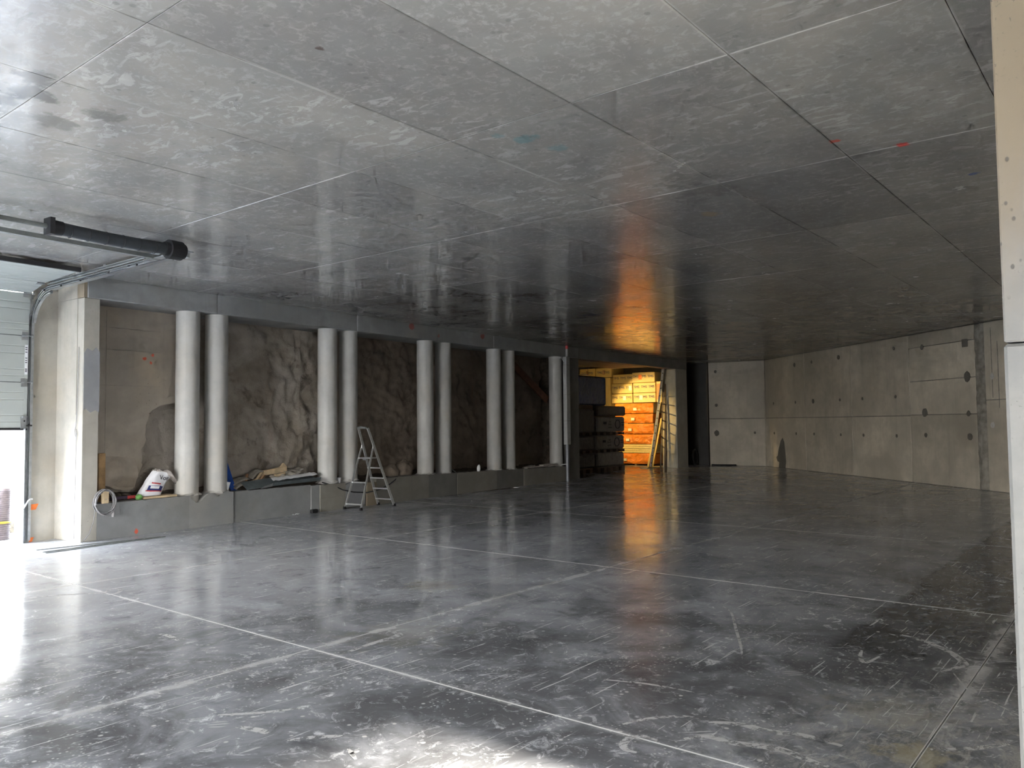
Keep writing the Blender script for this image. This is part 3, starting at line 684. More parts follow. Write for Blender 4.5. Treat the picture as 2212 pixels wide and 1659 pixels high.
for d in (-.35, -1.1, -1.9, -2.5): obj('track_clip', MB().box(SD1+.03, SD1+.17, d-.035, d+.035, 3.955-.02*d*0-.0, 3.965, W).box(SD1+.16, SD1+.17, d-.035, d+.035, 3.955, 4.1, W), M['steel'], gd)
for d in (.3, -.2, -.75, -1.5, -2.2): obj('track_bolt', MB().tube([W(SD1+.0, d, 3.87-.034*d), W(SD1+.0, d, 3.845-.034*d)], .014, 8), M['rubber'], gd)
obj('end_spring_plate', MB().box(SD1-.12, SD1+.09, -3.2, -2.55, 3.93, 3.94, W), M['steel'], gd)
obj('tie_bracket', MB().bar(W(SD1-.4, -3.0, 4.07), W(SD1-.1, -3.0, 4.06), .1, .02), M['bargrey'], gd)
# shaft, spring, drum, square spreader bar, suspension hook of the cable
DS, ZS = -3.42, 3.93
obj('torsion_shaft', MB().tube([W(-5.2, DS, ZS), W(-.55, DS, ZS)], .027, 12), M['bargrey'], gd)
sp = obj('torsion_spring', MB().tube([W(-2.1+1.33*k/24, DS, ZS-.012*math.sin(PI*k/24)) for k in range(25)], .072, 16), M['spring'], gd)
co = MB(); 
for k in range(6): co.tube([W(-1.95+.2*k, DS+.073*math.sin(a), ZS-.012+.073*math.cos(a)) for a in [2*PI*j/16 for j in range(16)]], .004, 5, True)
obj('spring_coil', co, M['rubber'], sp)
obj('spring_plug', MB().tube([W(-2.16, DS, ZS), W(-2.04, DS, ZS)], [.085, .08], 12).box(-2.2, -2.15, DS-.09, DS+.06, ZS-.09, ZS+.09, W), M['rubber'], gd)
obj('centre_plate', MB().box(-2.78, -2.74, DS-.1, DS+.1, ZS-.13, ZS+.15, W), M['spring'], gd)
dm = MB().tube([W(-.82, DS, ZS), W(-.76, DS, ZS)], .085, 20).tube([W(-.77, DS, ZS), W(-.6, DS, ZS)], .118, 20).tube([W(-.6, DS, ZS), W(-.56, DS, ZS)], .095, 20); dm.sm = [False]*len(dm.f)
obj('cable_drum', dm, M['rubber'], gd)
obj('spreader_bar', MB().bar(W(-5.2, -2.75, 3.955), W(SD1+.02, -2.75, 3.955), .075, .05), M['bargrey'], gd)
obj('drum_bracket', MB().box(-.7, SD1+.06, -3.38, -3.05, 3.955, 3.965, W).box(SD1+.03, SD1+.06, -3.3, -3.0, 3.9, 3.99, W), M['steel'], gd)
obj('lift_cable', MB().tube([W(SD1-.02, .72, 1.8), W(SD1-.01, .72, 3.5), W(SD1-.05, .3, 3.85), W(SD1-.1, -3.3, 3.9)], .004, 6), M['cableblack'], gd)
obj('pull_handle', MB().tube([W(SD1-.09, .66, .51), W(SD1-.05, .66, .56), W(SD1+.0, .67, .64), W(SD1+.04, .69, .67), W(SD1+.08, .72, .66)], .012, 8), M['white'], gd)
for z_, w_ in ((.53, .16), (.02, .1)): tag(obj('orange_tape', MB().hexa([W(-.40, .793, z_-.045), W(-.40+w_-.04, .793, z_-.045), W(-.40+w_-.04, .799, z_-.045), W(-.40, .799, z_-.045), W(-.40, .793, z_+.04), W(-.40+w_, .793, z_+.045), W(-.40+w_, .799, z_+.045), W(-.40, .799, z_+.04)]), M['orange']),
    'orange tape flag on the door jamb at knee height' if z_ > .3 else 'orange tape scrap on the door jamb right at floor level', 'tape')
tag(obj('pull_cord', MB().tube([W(-.016, .1, 3.0), W(-.018, .12, 2.4), W(-.018, .13, 1.95), W(-.02, .145, 1.77), W(-.02, .17, 1.72), W(-.02, .165, 1.64), W(-.02, .13, 1.6), W(-.02, .12, 1.66), W(-.018, .135, 1.73), W(-.018, .13, 1.5), W(-.02, .14, .8), W(-.02, .15, .05)], .005, 6), M['cable']),
    'thin pale cord with a loop hanging down the bright pillar side', 'cord')

# ------------------------------------------------------------------ first bay: timber, cable coil, sack
t = thing('timber_post', 'upright brown timber board leaning in the first bay behind the cable coil', 'timber', W(.53, .36, .55), AL)
obj('board', MB().bbox(.46, .57, .34, .39, .53, 1.33, .006, lambda s, d, z: W(s+.06*(z-.5), d+.12*(z-.5), z)), M['wood'], t)
t = thing('hanging_block', 'pale timber offcut inside the cable coil on the pillar corner', 'timber', W(.345, -.06, .57), AL)
obj('block', MB().bbox(.30, .40, -.07, -.015, .565, .79, .006, lambda s, d, z: W(s+.02*(z-.5), d, z)), M['woodpale'], t)
obj('nail', MB().tube([W(.35, -.072, .62), W(.36, -.09, .635)], .004, 6), M['steel'], t)
t = thing('cable_coil', 'grey extension cable coiled and hung on the left pillar corner', 'cable', W(.33, -.09, .6), AL)
co = MB(); R = random.Random(3); pts = []
for turn in range(9):
    rx = .14+.035*R.random(); rz = .17+.035*R.random(); cx = .33+.02*(R.random()-.5); cz = .605-.02*R.random()
    for k in range(20):
        a = 2*PI*k/20+PI/2; pts.append(W(cx+rx*math.cos(a), -.05-.008*turn+.02*math.sin(a*2+turn), cz+rz*math.sin(a)))
obj('coil', co.tube(pts, .0075, 7), M['cable'], t)
obj('tail', MB().tube([W(.19, -.06, .48), W(.17, -.05, .3), W(.11, -.05, .12), W(.03, -.06, .04), W(-.02, -.1, .01)], .0065, 6), M['cable'], t); obj('plug_lead', MB().tube([W(.44, -.1, .74), W(.46, -.1, .6), W(.455, -.1, .44)], .0075, 7), M['cable'], t)
obj('plug', MB().tube([W(.455, -.1, .45), W(.455, -.1, .42), W(.45, -.1, .36), W(.45, -.1, .35)], [.012, .026, .024, .02], 12), plain('grey plug', (.3, .29, .29)), t)
t = thing('paper_sack', 'crumpled white paper sack with printed panel standing on the ledge board', 'sack', W(1.24, .22, .6), AL)
def sack(u, v):
    # u around, v up; a pillow leaning to the right with a torn mouth
    a = 2*PI*u; w = (.20-.05*v)*(1 if v > 0 else 1); dp = .10*(1-.55*v)+.015
    x = w*math.copysign(abs(math.cos(a))**.6, math.cos(a)); y = dp*math.copysign(abs(math.sin(a))**.8, math.sin(a))
    z = .38*v; x += .17*v+.06*v*v; n = noise.noise((math.cos(a)*1.6+5, math.sin(a)*1.6, v*3.2))*.03*(.3+v)+noise.noise((math.cos(a)*5, math.sin(a)*5+3, v*8))*.012
    x += n; y += n*.8; z += -.03*math.cos(a)*v+.04*noise.noise((math.cos(a)*3, math.sin(a)*3, 7))*v
    if math.cos(a) > .2: z -= .1*v*v*(math.cos(a)-.2)
    return W(1.235+x, .22+y, .61+z)
obj('body', MB().grid(40, 18, sack), M['sack'], t)
def mouth(u, v):
    p0 = sack(u, 1); c = W(1.235+.23, .22, .98); a = 2*PI*u
    return p0.lerp(c, -.25*v)+Vector((.09*v*ex.x, .09*v*ex.y, .02*v-.1*v*max(0, math.cos(a))+.03*noise.noise((math.cos(a)*4, math.sin(a)*4, v*3))))
mo = obj('torn_mouth', MB().grid(40, 5, mouth), M['sackin'], t); sd = mo.modifiers.new('paper', 'SOLIDIFY'); sd.thickness = .004
def sk(u, v, o=.006): p0 = sack(.75+u, v); return p0-Vector((en.x, en.y, 0))*o
def patch(u0, u1, v0, v1, o=.006, sl=0.): return MB().grid(8, 4, lambda a, b: sk(u0+(u1-u0)*a, v0+sl*a+(v1-v0)*b, o))
pb = obj('printed_panel', patch(-.10, .09, .22, .44, .007, -.04), M['navy'], t)
obj('panel_line', patch(-.07, .03, .52, .57, .008, -.05), M['red'], pb); obj('panel_arrow', patch(-.115, .10, .20, .24, .010, -.05), M['red'], pb)
obj('panel_white', patch(-.06, .03, .31, .42, .011, -.03), M['white'], pb)
Ms = frame(sk(.03, .74, .016), (ex.x, ex.y, -.18), (.12*ex.x, .12*ex.y, 1)); text('printed_word', 'Vor', .11, Ms, M['ink'], t)
t = thing('ledge_board', 'flat timber board on the curb under the white sack', 'board', W(1.35, .18, .56), AL)
obj('board', MB().bbox(1.06, 1.66, .06, .36, .565, .60, .004, W), M['woodpale'], t)
tag(obj('green_scrap', MB().grid(14, 8, lambda u, v: W(1.0+.065*math.cos(2*PI*u)*math.sin(PI*v)*(1+.4*noise.noise((u*5, v*5, 1))), .1+.05*math.sin(2*PI*u)*math.sin(PI*v), .60+.045*math.cos(PI*v)*(1+.5*noise.noise((u*6, v*4, 2))))), M['green']), 'crumpled green plastic scrap at the left end of the board under the sack', 'scrap')
t = thing('hand_tool', 'dark tool with a red end lying on the ledge left of the sack', 'tool', W(.85, .27, .59), AL)
obj('shaft', MB().bar(W(.6, .28, .6), W(.88, .25, .605), .04, .05), M['purple'], t); obj('red_end', MB().bar(W(.88, .25, .605), W(1.03, .235, .605), .042, .05), M['red'], t)
for i, (s, d, r, L_) in enumerate(((.78, .5, .14, 'dark lump of rubble on the ledge right of the cable coil'), (1.0, .48, .09, 'small dark lump of rubble under the broken facing, left of the sack'))):
    tag(obj('rubble_lump', MB().grid(16, 10, lambda u, v: W(s+r*math.cos(2*PI*u)*math.sin(PI*v)*(1+.5*noise.noise((u*4+i, v*4, 0))), d+r*.7*math.sin(2*PI*u)*math.sin(PI*v), .6+r*.6*math.cos(PI*v))), M['rubble']), L_, 'rubble')

# ------------------------------------------------------------------ second bay: plank, flashing and debris
t = thing('blue_plank', 'tall blue painted plank leaning behind the second round column', 'plank', W(2.93, .3, .56), AL)
obj('plank', MB().bbox(-.055, .055, -.02, .02, 0, .85, .005, lambda a, b, c: W(2.97+a-.14*c, .3+b+.34*c, .55+c)), M['blue'], t)
t = thing('white_container', 'small white plastic container on the curb beside the blue plank', 'container', W(2.66, .12, .56), AL)
obj('body', MB().hexa([W(2.62, .09, .56), W(2.69, .09, .56), W(2.69, .17, .56), W(2.62, .17, .56), W(2.6, .07, .745), W(2.73, .07, .73), W(2.73, .19, .73), W(2.6, .19, .745)]), M['white'], t)
obj('rim', MB().tube([W(2.6, .07, .745), W(2.73, .07, .73), W(2.73, .19, .73), W(2.6, .19, .745)], .006, 6, True), M['white'], t)
t = thing('metal_flashing', 'long folded zinc flashing lying tilted on the curb in the second bay', 'flashing', W(3.9, .1, .6), AL)
def trayp(u, v): return W(3.05+1.78*u, .02+.36*v*(.5+.5*u), .57+.06*u+.03*math.sin(PI*u)*(1-u)+.13*v)
o = obj('sheet', MB().grid(12, 2, trayp, False), M['tray'], t); sd = o.modifiers.new('gauge', 'SOLIDIFY'); sd.thickness = .004
obj('front_fold', MB().hexa([W(3.62, .012, .60), W(4.83, .012, .645), W(4.83, .03, .645), W(3.62, .03, .60), W(3.66, .0, .665), W(4.84, .0, .70), W(4.84, .02, .70), W(3.66, .02, .665)]), M['tray'], t)
obj('bright_fold', MB().hexa([W(3.36, .016, .57), W(3.62, .008, .597), W(3.62, .03, .6), W(3.36, .035, .58), W(3.40, .01, .595), W(3.64, .002, .655), W(3.64, .02, .655), W(3.4, .03, .6)]), M['steel'], t)
tag(obj('rigid_foam_strip', MB().grid(26, 6, lambda u, v: W(3.72+1.12*u, .1+.24*v, .69+.055*u+.05*math.sin(PI*v)+.02*noise.noise((u*12, v*4, 0)))), M['white']), 'whitish foam strip lying in the zinc flashing', 'foam')
def shard(name, s, d, z, w, dp, mat, label, cat, amp=.03, waves=3, tilt=0.1, ln=0., grp=None):
    mb = MB().grid(16, 3, lambda u, v: W(s+w*(u-.5)+ln*v, d+dp*(v-.5), z+amp*math.sin(u*waves*PI)+tilt*(u-.5)+.05*v))
    o = obj(name, mb, M[mat]); sd = o.modifiers.new('thick', 'SOLIDIFY'); sd.thickness = .012; return tag(o, label, cat, grp)
shard('roofing_shard', 3.15, .38, .70, .36, .2, 'fibre', 'curved grey roofing shard just right of the blue plank, upper one', 'shard', .035, 1)
shard('roofing_shard', 3.12, .3, .63, .32, .18, 'fibre', 'curved grey roofing shard just right of the blue plank, lower one', 'shard', .035, 1)
shard('roofing_shard', 3.62, .52, .80, .26, .2, 'fibre', 'tilted pale roofing shard behind the splintered sticks', 'shard', .04, 1, .14)
shard('roofing_shard', 4.12, .3, .745, .56, .16, 'fibre', 'wavy pale roofing shard in front of the timber plank', 'shard', .02, 5, .06)
shard('roofing_shard', 4.52, .4, .78, .5, .2, 'fibre', 'wavy pale roofing shard above the right part of the foam strip', 'shard', .03, 4, .02)
shard('roofing_shard', 4.55, .52, .83, .42, .2, 'fibre', 'pale roofing shard highest at the right of the debris, by the column', 'shard', .02, 2, .08)
def stick(a, b, w, h, mat, label): tag(obj('timber_offcut', MB().bar(a, b, w, h), M[mat]), label, 'timber')
stick(W(3.22, .3, .62), W(3.36, .42, .83), .05, .035, 'woodred', 'short reddish stick standing tilted at the left of the debris')
stick(W(3.18, .28, .63), W(3.75, .42, .78), .05, .03, 'woodred', 'long reddish splinter slanting up through the debris pile')
stick(W(3.32, .24, .63), W(3.62, .3, .67), .06, .03, 'woodpale', 'pale flat offcut at the front left of the debris pile')
stick(W(3.40, .26, .66), W(3.78, .5, .86), .045, .03, 'woodpale', 'pale slat crossing over the reddish splinter')
stick(W(3.55, .3, .68), W(3.70, .34, .80), .04, .03, 'woodred', 'stubby reddish offcut in the middle of the debris pile')
stick(W(3.78, .48, .83), W(4.34, .5, .88), .1, .1, 'woodpale', 'thick pale squared timber lying across the top of the debris')
stick(W(3.95, .34, .77), W(4.2, .36, .80), .06, .05, 'woodpale', 'white-edged wood block under the thick squared timber')
tag(obj('wood_wedge', MB().prism([(4.1, .9), (4.36, .87), (4.36, .93), (4.29, 1.0), (4.22, .93)], lambda s, z: W(s, .48, z), lambda s, z: W(s, .53, z)), M['woodpale']), 'pointed pale wooden wedge sticking up above the debris', 'timber')
tag(obj('rubber_block', MB().bbox(4.52, 4.68, -.09, -.012, 0, .075, .012, W), M['rubber']), 'small black rubber block on the floor against the curb, left of the ladder', 'block')
tag(obj('paper_scrap', MB().grid(10, 5, lambda u, v: W(4.02+.14*u, -.14+.06*v, .02+.025*noise.noise((u*4, v*4, 5))+.02*u)), M['white']), 'white paper scrap on the floor near the black rubber block', 'scrap')
t = thing('plastic_cup', 'white cup standing on the curb beside the stepladder', 'cup', W(5.42, .1, .545), AL)
obj('cup', MB().lathe([(.028, 0), (.04, .105)], W(5.42, .1, .54), 20), M['white'], t); obj('rim', MB().tube([W(5.42, .1, .645)+Vector((.041*math.cos(a), .041*math.sin(a), 0)) for a in [2*PI*k/20 for k in range(20)]], .004, 6, True), M['white'], t)
tag(obj('black_cable', MB().tube([W(4.95, .1, .58), W(5.2, .02, .5), W(5.4, -.03, .4), W(5.7, -.04, .33), W(6.1, -.05, .29), W(6.5, -.05, .33), W(6.8, -.04, .42), W(7.0, -.02, .5), W(7.15, .05, .56)], .013, 8), M['cableblack']), 'black cable sagging across the curb behind the stepladder', 'cable')

# ------------------------------------------------------------------ aluminium stepladder
t = thing('stepladder', 'aluminium platform stepladder standing on the floor in front of the curb', 'ladder', W(5.88, -.3, 0), AL)
DL = -.3; ZT = 1.68; ZH = 1.33
def fr(z, side): return W(6.42-.70*z/ZT, DL+side*(.235-.10*z/ZT), z)
def rr(z, side): return W(5.42+.44*z/ZH, DL+side*(.235-.07*z/ZH), z)
for sd_ in (-1, 1):
    obj('front_rail', MB().bar(fr(.03, sd_), fr(ZT, sd_), .022, .055, ex.to_3d()), M['alu'], t)
    obj('rear_rail', MB().bar(rr(.03, sd_), rr(ZH-.08, sd_), .02, .04, ex.to_3d()), M['alu'], t)
    a = rr(ZH-.08, sd_); b = fr(ZH, sd_); m_ = (a+b)/2+Vector((0, 0, .055))
    obj('hinge_bow', MB().tube([a, a.lerp(m_, .6)+Vector((0, 0, .02)), m_, b], .011, 8).tube([a+ex.to_3d()*.03, b-Vector((0, 0, .05))], .009, 8), M['alu'], t)
    for fn, z in ((fr, .0), (rr, .0)):
        c = fn(0, sd_); obj('foot', MB().hexa([c+Vector((x*ex.x+y*en.x, x*ex.y+y*en.y, z_)) for z_, k in ((0, 1), (.055, .8)) for x, y in ((-.035*k, -.02*k), (.035*k, -.02*k), (.035*k, .02*k), (-.035*k, .02*k))]), M['rubber'], t)
for z in (.15, .38, .61, .83):
    a = fr(z, -1); b = fr(z, 1); obj('tread', MB().hexa([p_+Vector((x*ex.x, x*ex.y, h_)) for h_ in (-.012, .012) for p_, x in ((a, -.045), (a, .045), (b, .045), (b, -.045))]), M['alu'], t)
a, b, c_, d_ = fr(1.05, -1), fr(1.05, 1), rr(1.05, 1), rr(1.05, -1); ov = ex.to_3d()*.03
obj('platform', MB().hexa([p_+Vector((0, 0, h_)) for h_ in (-.014, .012) for p_ in (a+ov, b+ov, c_, d_)]), M['alu'], t)
obj('platform_latch', MB().tube([rr(1.02, -1).lerp(rr(1.02, 1), .3), rr(1.02, -1).lerp(rr(1.02, 1), .6)], .018, 8), M['steel'], t)
for z in (.11, .55): obj('brace', MB().bar(rr(z, -1), rr(z, 1), .012, .03), M['alu'], t)
tp = MB().bar(fr(ZT, -1), fr(ZT, 1), .05, .03); obj('top_tray', tp, M['bargrey'], t); obj('top_grip', MB().tube([fr(ZT+.01, .9)-ex.to_3d()*.05, fr(ZT+.03, 0)-ex.to_3d()*.06, fr(ZT+.01, -.9)-ex.to_3d()*.05], .016, 8), M['steel'], t)

# ------------------------------------------------------------------ other things along the curb
for i, (s, d, z, r, L_) in enumerate(((7.5, .55, .66, .17, 'dark brown boulder at the left of the three behind the curb'), (7.85, .5, .68, .2, 'largest dark boulder, middle of the three behind the curb'), (8.12, .62, .7, .16, 'dark boulder tucked against the round column'))):
    def bl(u, v): 
        k = Vector((math.cos(2*PI*u)*math.sin(PI*v), math.sin(2*PI*u)*math.sin(PI*v), math.cos(PI*v))); rr_ = r*(1+.45*noise.noise(k*1.5+Vector((i*7, 0, 0)))+.12*noise.noise(k*5)); return W(s, d, z)+k*rr_
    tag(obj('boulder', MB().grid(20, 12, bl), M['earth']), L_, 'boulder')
tag(obj('white_stone', MB().grid(12, 8, lambda u, v: W(10.32, .1, .585)+Vector((.05*math.cos(2*PI*u)*math.sin(PI*v), .05*math.sin(2*PI*u)*math.sin(PI*v), .095*math.cos(PI*v)+.03*math.cos(2*PI*u)*math.sin(PI*v)))), M['white']), 'upright white stone on the curb between the last column pairs', 'stone')
tag(obj('metal_rod', MB().tube([W(9.25, .35, .72), W(9.4, .08, .515)], .012, 8), M['bargrey']), 'thin grey rod leaning on the curb right of the narrow column', 'rod')
t = thing('slanting_plank', 'dark brown plank slanting across the bay left of the single column', 'plank', W(13.6, .6, 2.9), AL)
obj('plank', MB().bar(W(12.3, .55, 3.62), W(14.42, .51, 2.45), .05, .22, (0, 0, 1)), M['wooddark'], t)
for i, (s, d, z, w, L_) in enumerate(((13.2, .12, .475, .9, 'pale broken tile on the curb, largest of the heap by the single column'), (13.6, .06, .50, .5, 'pale broken tile on top of the heap by the single column'), (13.95, .1, .46, .5, 'pale broken tile at the right of the heap by the single column'), (12.75, .1, .47, .4, 'grey broken tile at the left of the heap by the single column'))):
    tag(obj('broken_tile', MB().hexa([W(s+a_*w, d+b_, z+.03*i*(a_ > 0)*.5+h_) for h_ in (0, .03) for a_, b_ in ((-.5, -.06), (.45, -.08), (.5, .1), (-.4, .14))]), M['tile' if i < 3 else 'fibre']), L_, 'tile')
t = thing('drain_pipe', 'tall narrow grey downpipe with casing against the storage opening pillar', 'pipe', W(14.6, -.08, 0), AL)
obj('casing', MB().bbox(14.5, 14.71, -.14, -.01, 1.09, 3.76, .01, W), M['pvc'], t); obj('steel_pipe', MB().tube([W(14.58, -.085, .0), W(14.58, -.085, 1.1)], .055, 16), M['pipesteel'], t)

for z in (1.8, 2.6, 3.5): obj('casing_joint', MB().box(14.495, 14.715, -.144, -.01, z, z+.01, W), M['groove'], t)
obj('upper_pipe', MB().tube([W(14.64, -.08, 3.74), W(14.64, -.08, 4.0)], .04, 12), M['pvc'], t); obj('red_cap', MB().tube([W(14.64, -.08, 4.0), W(14.64, -.08, 4.1)], .042, 12), M['red'], t)
obj('hook', MB().tube([W(14.5, -.05, 3.6), W(14.35, -.06, 3.72), W(14.25, -.05, 3.7)], .012, 6), M['white'], t)
obj('pipe_clip', MB().tube([W(14.58, -.085, .5), W(14.45, -.05, .5), W(14.38, .0, .49)], .016, 8), M['white'], t)
for i, (a, b, L_) in enumerate((((-.735, -.22), (1.0, -.50), 'thin flat steel strip on the floor nearest the pillar foot'), ((-.80, -.62), (1.05, -.56), 'long flat steel strip on the floor, outermost by the pillar'), ((-.78, -.50), (.6, -.48), 'shorter flat steel strip on the floor between the two others'))):
    tag(obj('steel_strip', MB().bar(W(*a, .006), W(*b, .006), .025, .008), M['bargrey']), L_, 'strip')
t = thing('hose_heap', 'black hose heaped in the dark niche left of the back wall', 'hose', W(24.05, .1, 0), AL)
pts = []; R = random.Random(5)
for k in range(140):
    a = 2*PI*k/22; pts.append(W(24.05+(.22+.05*R.random())*math.cos(a), .12+.03*math.sin(k*.3), .32+.3*math.sin(a)+.02*R.random()))
obj('coil', MB().tube(pts, .02, 6), M['rubber'], t)
tag(obj('black_hose_end', MB().tube([BW(2.1, -.12, .03), BW(1.9, -.2, .03), BW(1.5, -.1, .03), BW(1.15, -.16, .035), BW(1.3, -.24, .03), BW(1.7, -.3, .03)], .025, 8), M['rubber']), 'flat loop of black hose on the floor along the back wall', 'hose')

# ------------------------------------------------------------------ storage opening: packs, stacks, ladder, lamp
def pack(name, s0, d0, d1, z0, z1, dep, mat, label, prints=None, group=None, marks=()):
    t = thing(name, label, 'insulation pack', W(s0+dep/2, (d0+d1)/2, z0), AL, group)
    n = max(2, int((z1-z0)/.1)); 
    obj('wrap', MB().bbox(s0, s0+dep, d0+.008, d1-.008, z0+.006, z1-.006, .015, W), M[mat], t)
    bm_ = MB()
    for k in range(1, n): z = z0+(z1-z0)*k/n; bm_.box(s0-.004, s0+.002, d0+.01, d1-.01, z-.004, z+.004, W)
    if prints is not None:
        obj('board_seams', bm_, M['batten'], t)
        for f, body, dz in prints:
            dd = d1-(d1-d0)*f     # reading direction runs towards smaller d
            Mt = frame(W(s0-.01, dd, (z0+z1)/2+dz), (-en.x, -en.y, 0), (0, 0, 1)); text('printed_letters', body, .14, Mt, M['navy'], t)
    for f, w, mm in marks:
        dd = d1-(d1-d0)*f; obj('label_patch', MB().box(s0-.012, s0+.002, dd-w/2, dd+w/2, z0+.12, z1-.1, W), M[mm], t)
    return t
S0 = 23.15; g_ = 'yellow lettered insulation packs'
rows = [(3.335, 3.75), (2.92, 3.33), (2.525, 2.915)]
pl_ = ['top', 'middle', 'bottom']; T3 = ((.17, 'TMS', .03), (.5, 'TMS', .03), (.82, 'TMS', .03))
for i, (z0, z1) in enumerate(rows):
    pack('insulation_pack', S0+(0 if i else .12), 2.315, 3.27, z0, z1-(.03 if i == 0 else 0), 1.2, 'packy', 'yellow insulation pack lettered TMS, %s row, left of the pair' % pl_[i], T3, g_, ((.62 if i == 2 else .9, .13, 'white'),) if i else ())
    pack('insulation_pack', S0+(0 if i else -.05), 1.30, 2.30, z0+.005, z1+.01, 1.2, 'packy', 'yellow insulation pack lettered TMS, %s row, right of the pair' % pl_[i], T3, g_, ((.36, .14, 'orange'),) if i == 0 else (((.36, .13, 'white'),) if i == 2 else ()))
pack('insulation_pack', S0, 1.02, 1.28, 2.525, 3.37, 1.2, 'packy', 'narrow yellow pack standing right of the lettered pairs behind the tall ladder', None, None, ((.5, .2, 'orange'),))
for i in range(2): pack('insulation_pack', S0+.1, 3.3+.78*i, 4.05+.78*i, 3.62, 4.02, 1.0, 'packy', ('yellow pack above the blue bundle, nearer the lettered stack', 'yellow pack above the blue bundle, against the left pillar edge')[i], ((.25, 'TMS', 0), (.7, 'TMS', 0)), g_, ((.5, .1, 'woodred'),))
pack('insulation_pack', S0, 3.3, 4.85, 2.2, 3.6, 1.1, 'packy', 'large yellow pack stack hidden behind the blue bundle', None)
oz = [(2.1, 2.515), (1.7, 2.09), (1.27, 1.69), (.86, 1.26), (.06, .5)]
ol = ['topmost', 'second', 'third', 'fourth', 'lowest']
def wrapped(z0, z1, i):
    t = thing('orange_pack', 'orange film wrapped pack, %s of the orange stack' % ol[i], 'insulation pack', W(S0+.5, 2., z0), AL, 'orange film wrapped packs')
    s0 = S0-.02+.03*(i % 2); r0 = 1.42+.04*(i % 2)
    def f(u, v):
        d = 3.1-(3.1-r0)*u; z = z0+.01+(z1-z0-.02)*v; e_ = min(v, 1-v, (1-u)*2, 1)
        b_ = .05*min(1, e_*5)+.055*noise.noise((u*5+i*3, v*2.5+u*3, i))+.03*noise.noise((u*13-v*5, v*6, i+4))
        return W(s0-b_+.03, d, z)
    obj('film', MB().grid(40, 10, f), M['orangefilm'], t); obj('core', MB().bbox(s0+.06, s0+1.1, r0, 3.1, z0+.005, z1-.005, .02, W), M['board' if i in (0, 2) else 'orangefilm'], t)
    for k in range(3): a = random.uniform(1.6, 2.3); 
    obj('label_patch', MB().box(s0-.07, s0-.04, 2.1+.12*i, 2.25+.12*i, z0+.12, z0+.22, W), M['whitefilm'], t)
for i, (a, b) in enumerate(oz): wrapped(a, b, i)
t = thing('board_bundle', 'pale yellow loose boards between the orange packs, near the floor', 'boards', W(S0+.5, 2.2, .5), AL)
for k in range(4): obj('board', MB().bbox(S0+.02*(k % 2), S0+1.1, 1.46+.03*(k % 3), 3.1, .505+.088*k, .585+.088*k, .006, W), M['board'], t)
obj_p = thing('floor_pallet', 'low timber skid under the orange stack', 'pallet', W(S0+.5, 2.2, 0), AL)
for d in (1.6, 2.2, 2.8): obj('runner', MB().box(S0-.05, S0+1.1, d-.05, d+.05, 0, .055, W), M['pallet'], obj_p)
# dark stacks on the left in front of the lamp
def bundle(s0, s1, d0, d1, z0, z1, mat, label, pr=False, name='grey_bundle'):
    t = thing(name, label, 'insulation pack', W((s0+s1)/2, (d0+d1)/2, z0), AL)
    obj('wrap', MB().bbox(s0, s1, d0, d1, z0, z1, .05, W), M[mat], t)
    if pr:
        def P(s, z, o=.006): return W(s, d0-o, z)
        h = z1-z0; a = s0+.45
        obj('print_block', MB().prism([(a-.05, z0+.5*h), (a+.16, z0+.5*h), (a+.16, z0+.66*h), (a-.05, z0+.66*h)], P, lambda s, z: P(s, z, .002)), M['ink'], t)
        for k, (body, dz, sz) in enumerate((('ISO', .68, .09), ('therme', .5, .1), ('.Ecoroof', .3, .1))):
            text('printed_letters', ('dach', 'thermo', 'element')[k], sz*1.1, frame(P(a+.42, z0+dz*h), (ex.x, ex.y, 0), (0, 0, 1)), M['ink'], t)
        ring = [P(a+.92+.17*math.cos(q), z0+.5*h+.15*math.sin(q)) for q in [2*PI*k/24 for k in range(24)]]
        obj('print_ring', MB().tube(ring, .014, 5, True), M['ink'], t)
        obj('print_bars', MB().box(a+.75, a+1.5, -.006, -.001, z0+.78*h, z0+.8*h, lambda s, d, z: W(s, d0+d, z)).box(a+1.18, a+1.4, -.006, -.001, z0+.58*h, z0+.64*h, lambda s, d, z: W(s, d0+d, z)).box(a+1.2, a+1.4, -.006, -.001, z0+.42*h, z0+.48*h, lambda s, d, z: W(s, d0+d, z)), M['ink'], t)
    return t
DK = 1.0
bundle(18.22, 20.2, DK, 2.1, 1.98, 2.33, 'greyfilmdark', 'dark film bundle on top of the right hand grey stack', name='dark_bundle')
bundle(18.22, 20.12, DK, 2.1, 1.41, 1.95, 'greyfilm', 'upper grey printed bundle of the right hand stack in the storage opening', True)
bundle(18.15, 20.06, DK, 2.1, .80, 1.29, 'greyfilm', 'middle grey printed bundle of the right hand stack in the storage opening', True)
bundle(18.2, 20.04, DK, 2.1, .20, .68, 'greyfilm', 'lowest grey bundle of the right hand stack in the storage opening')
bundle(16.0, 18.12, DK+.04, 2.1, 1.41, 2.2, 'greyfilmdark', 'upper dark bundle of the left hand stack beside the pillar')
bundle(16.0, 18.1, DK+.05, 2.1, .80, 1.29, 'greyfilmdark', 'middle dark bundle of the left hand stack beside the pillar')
bundle(16.0, 18.12, DK+.04, 2.1, .20, .68, 'greyfilmdark', 'lowest dark bundle of the left hand stack beside the pillar')
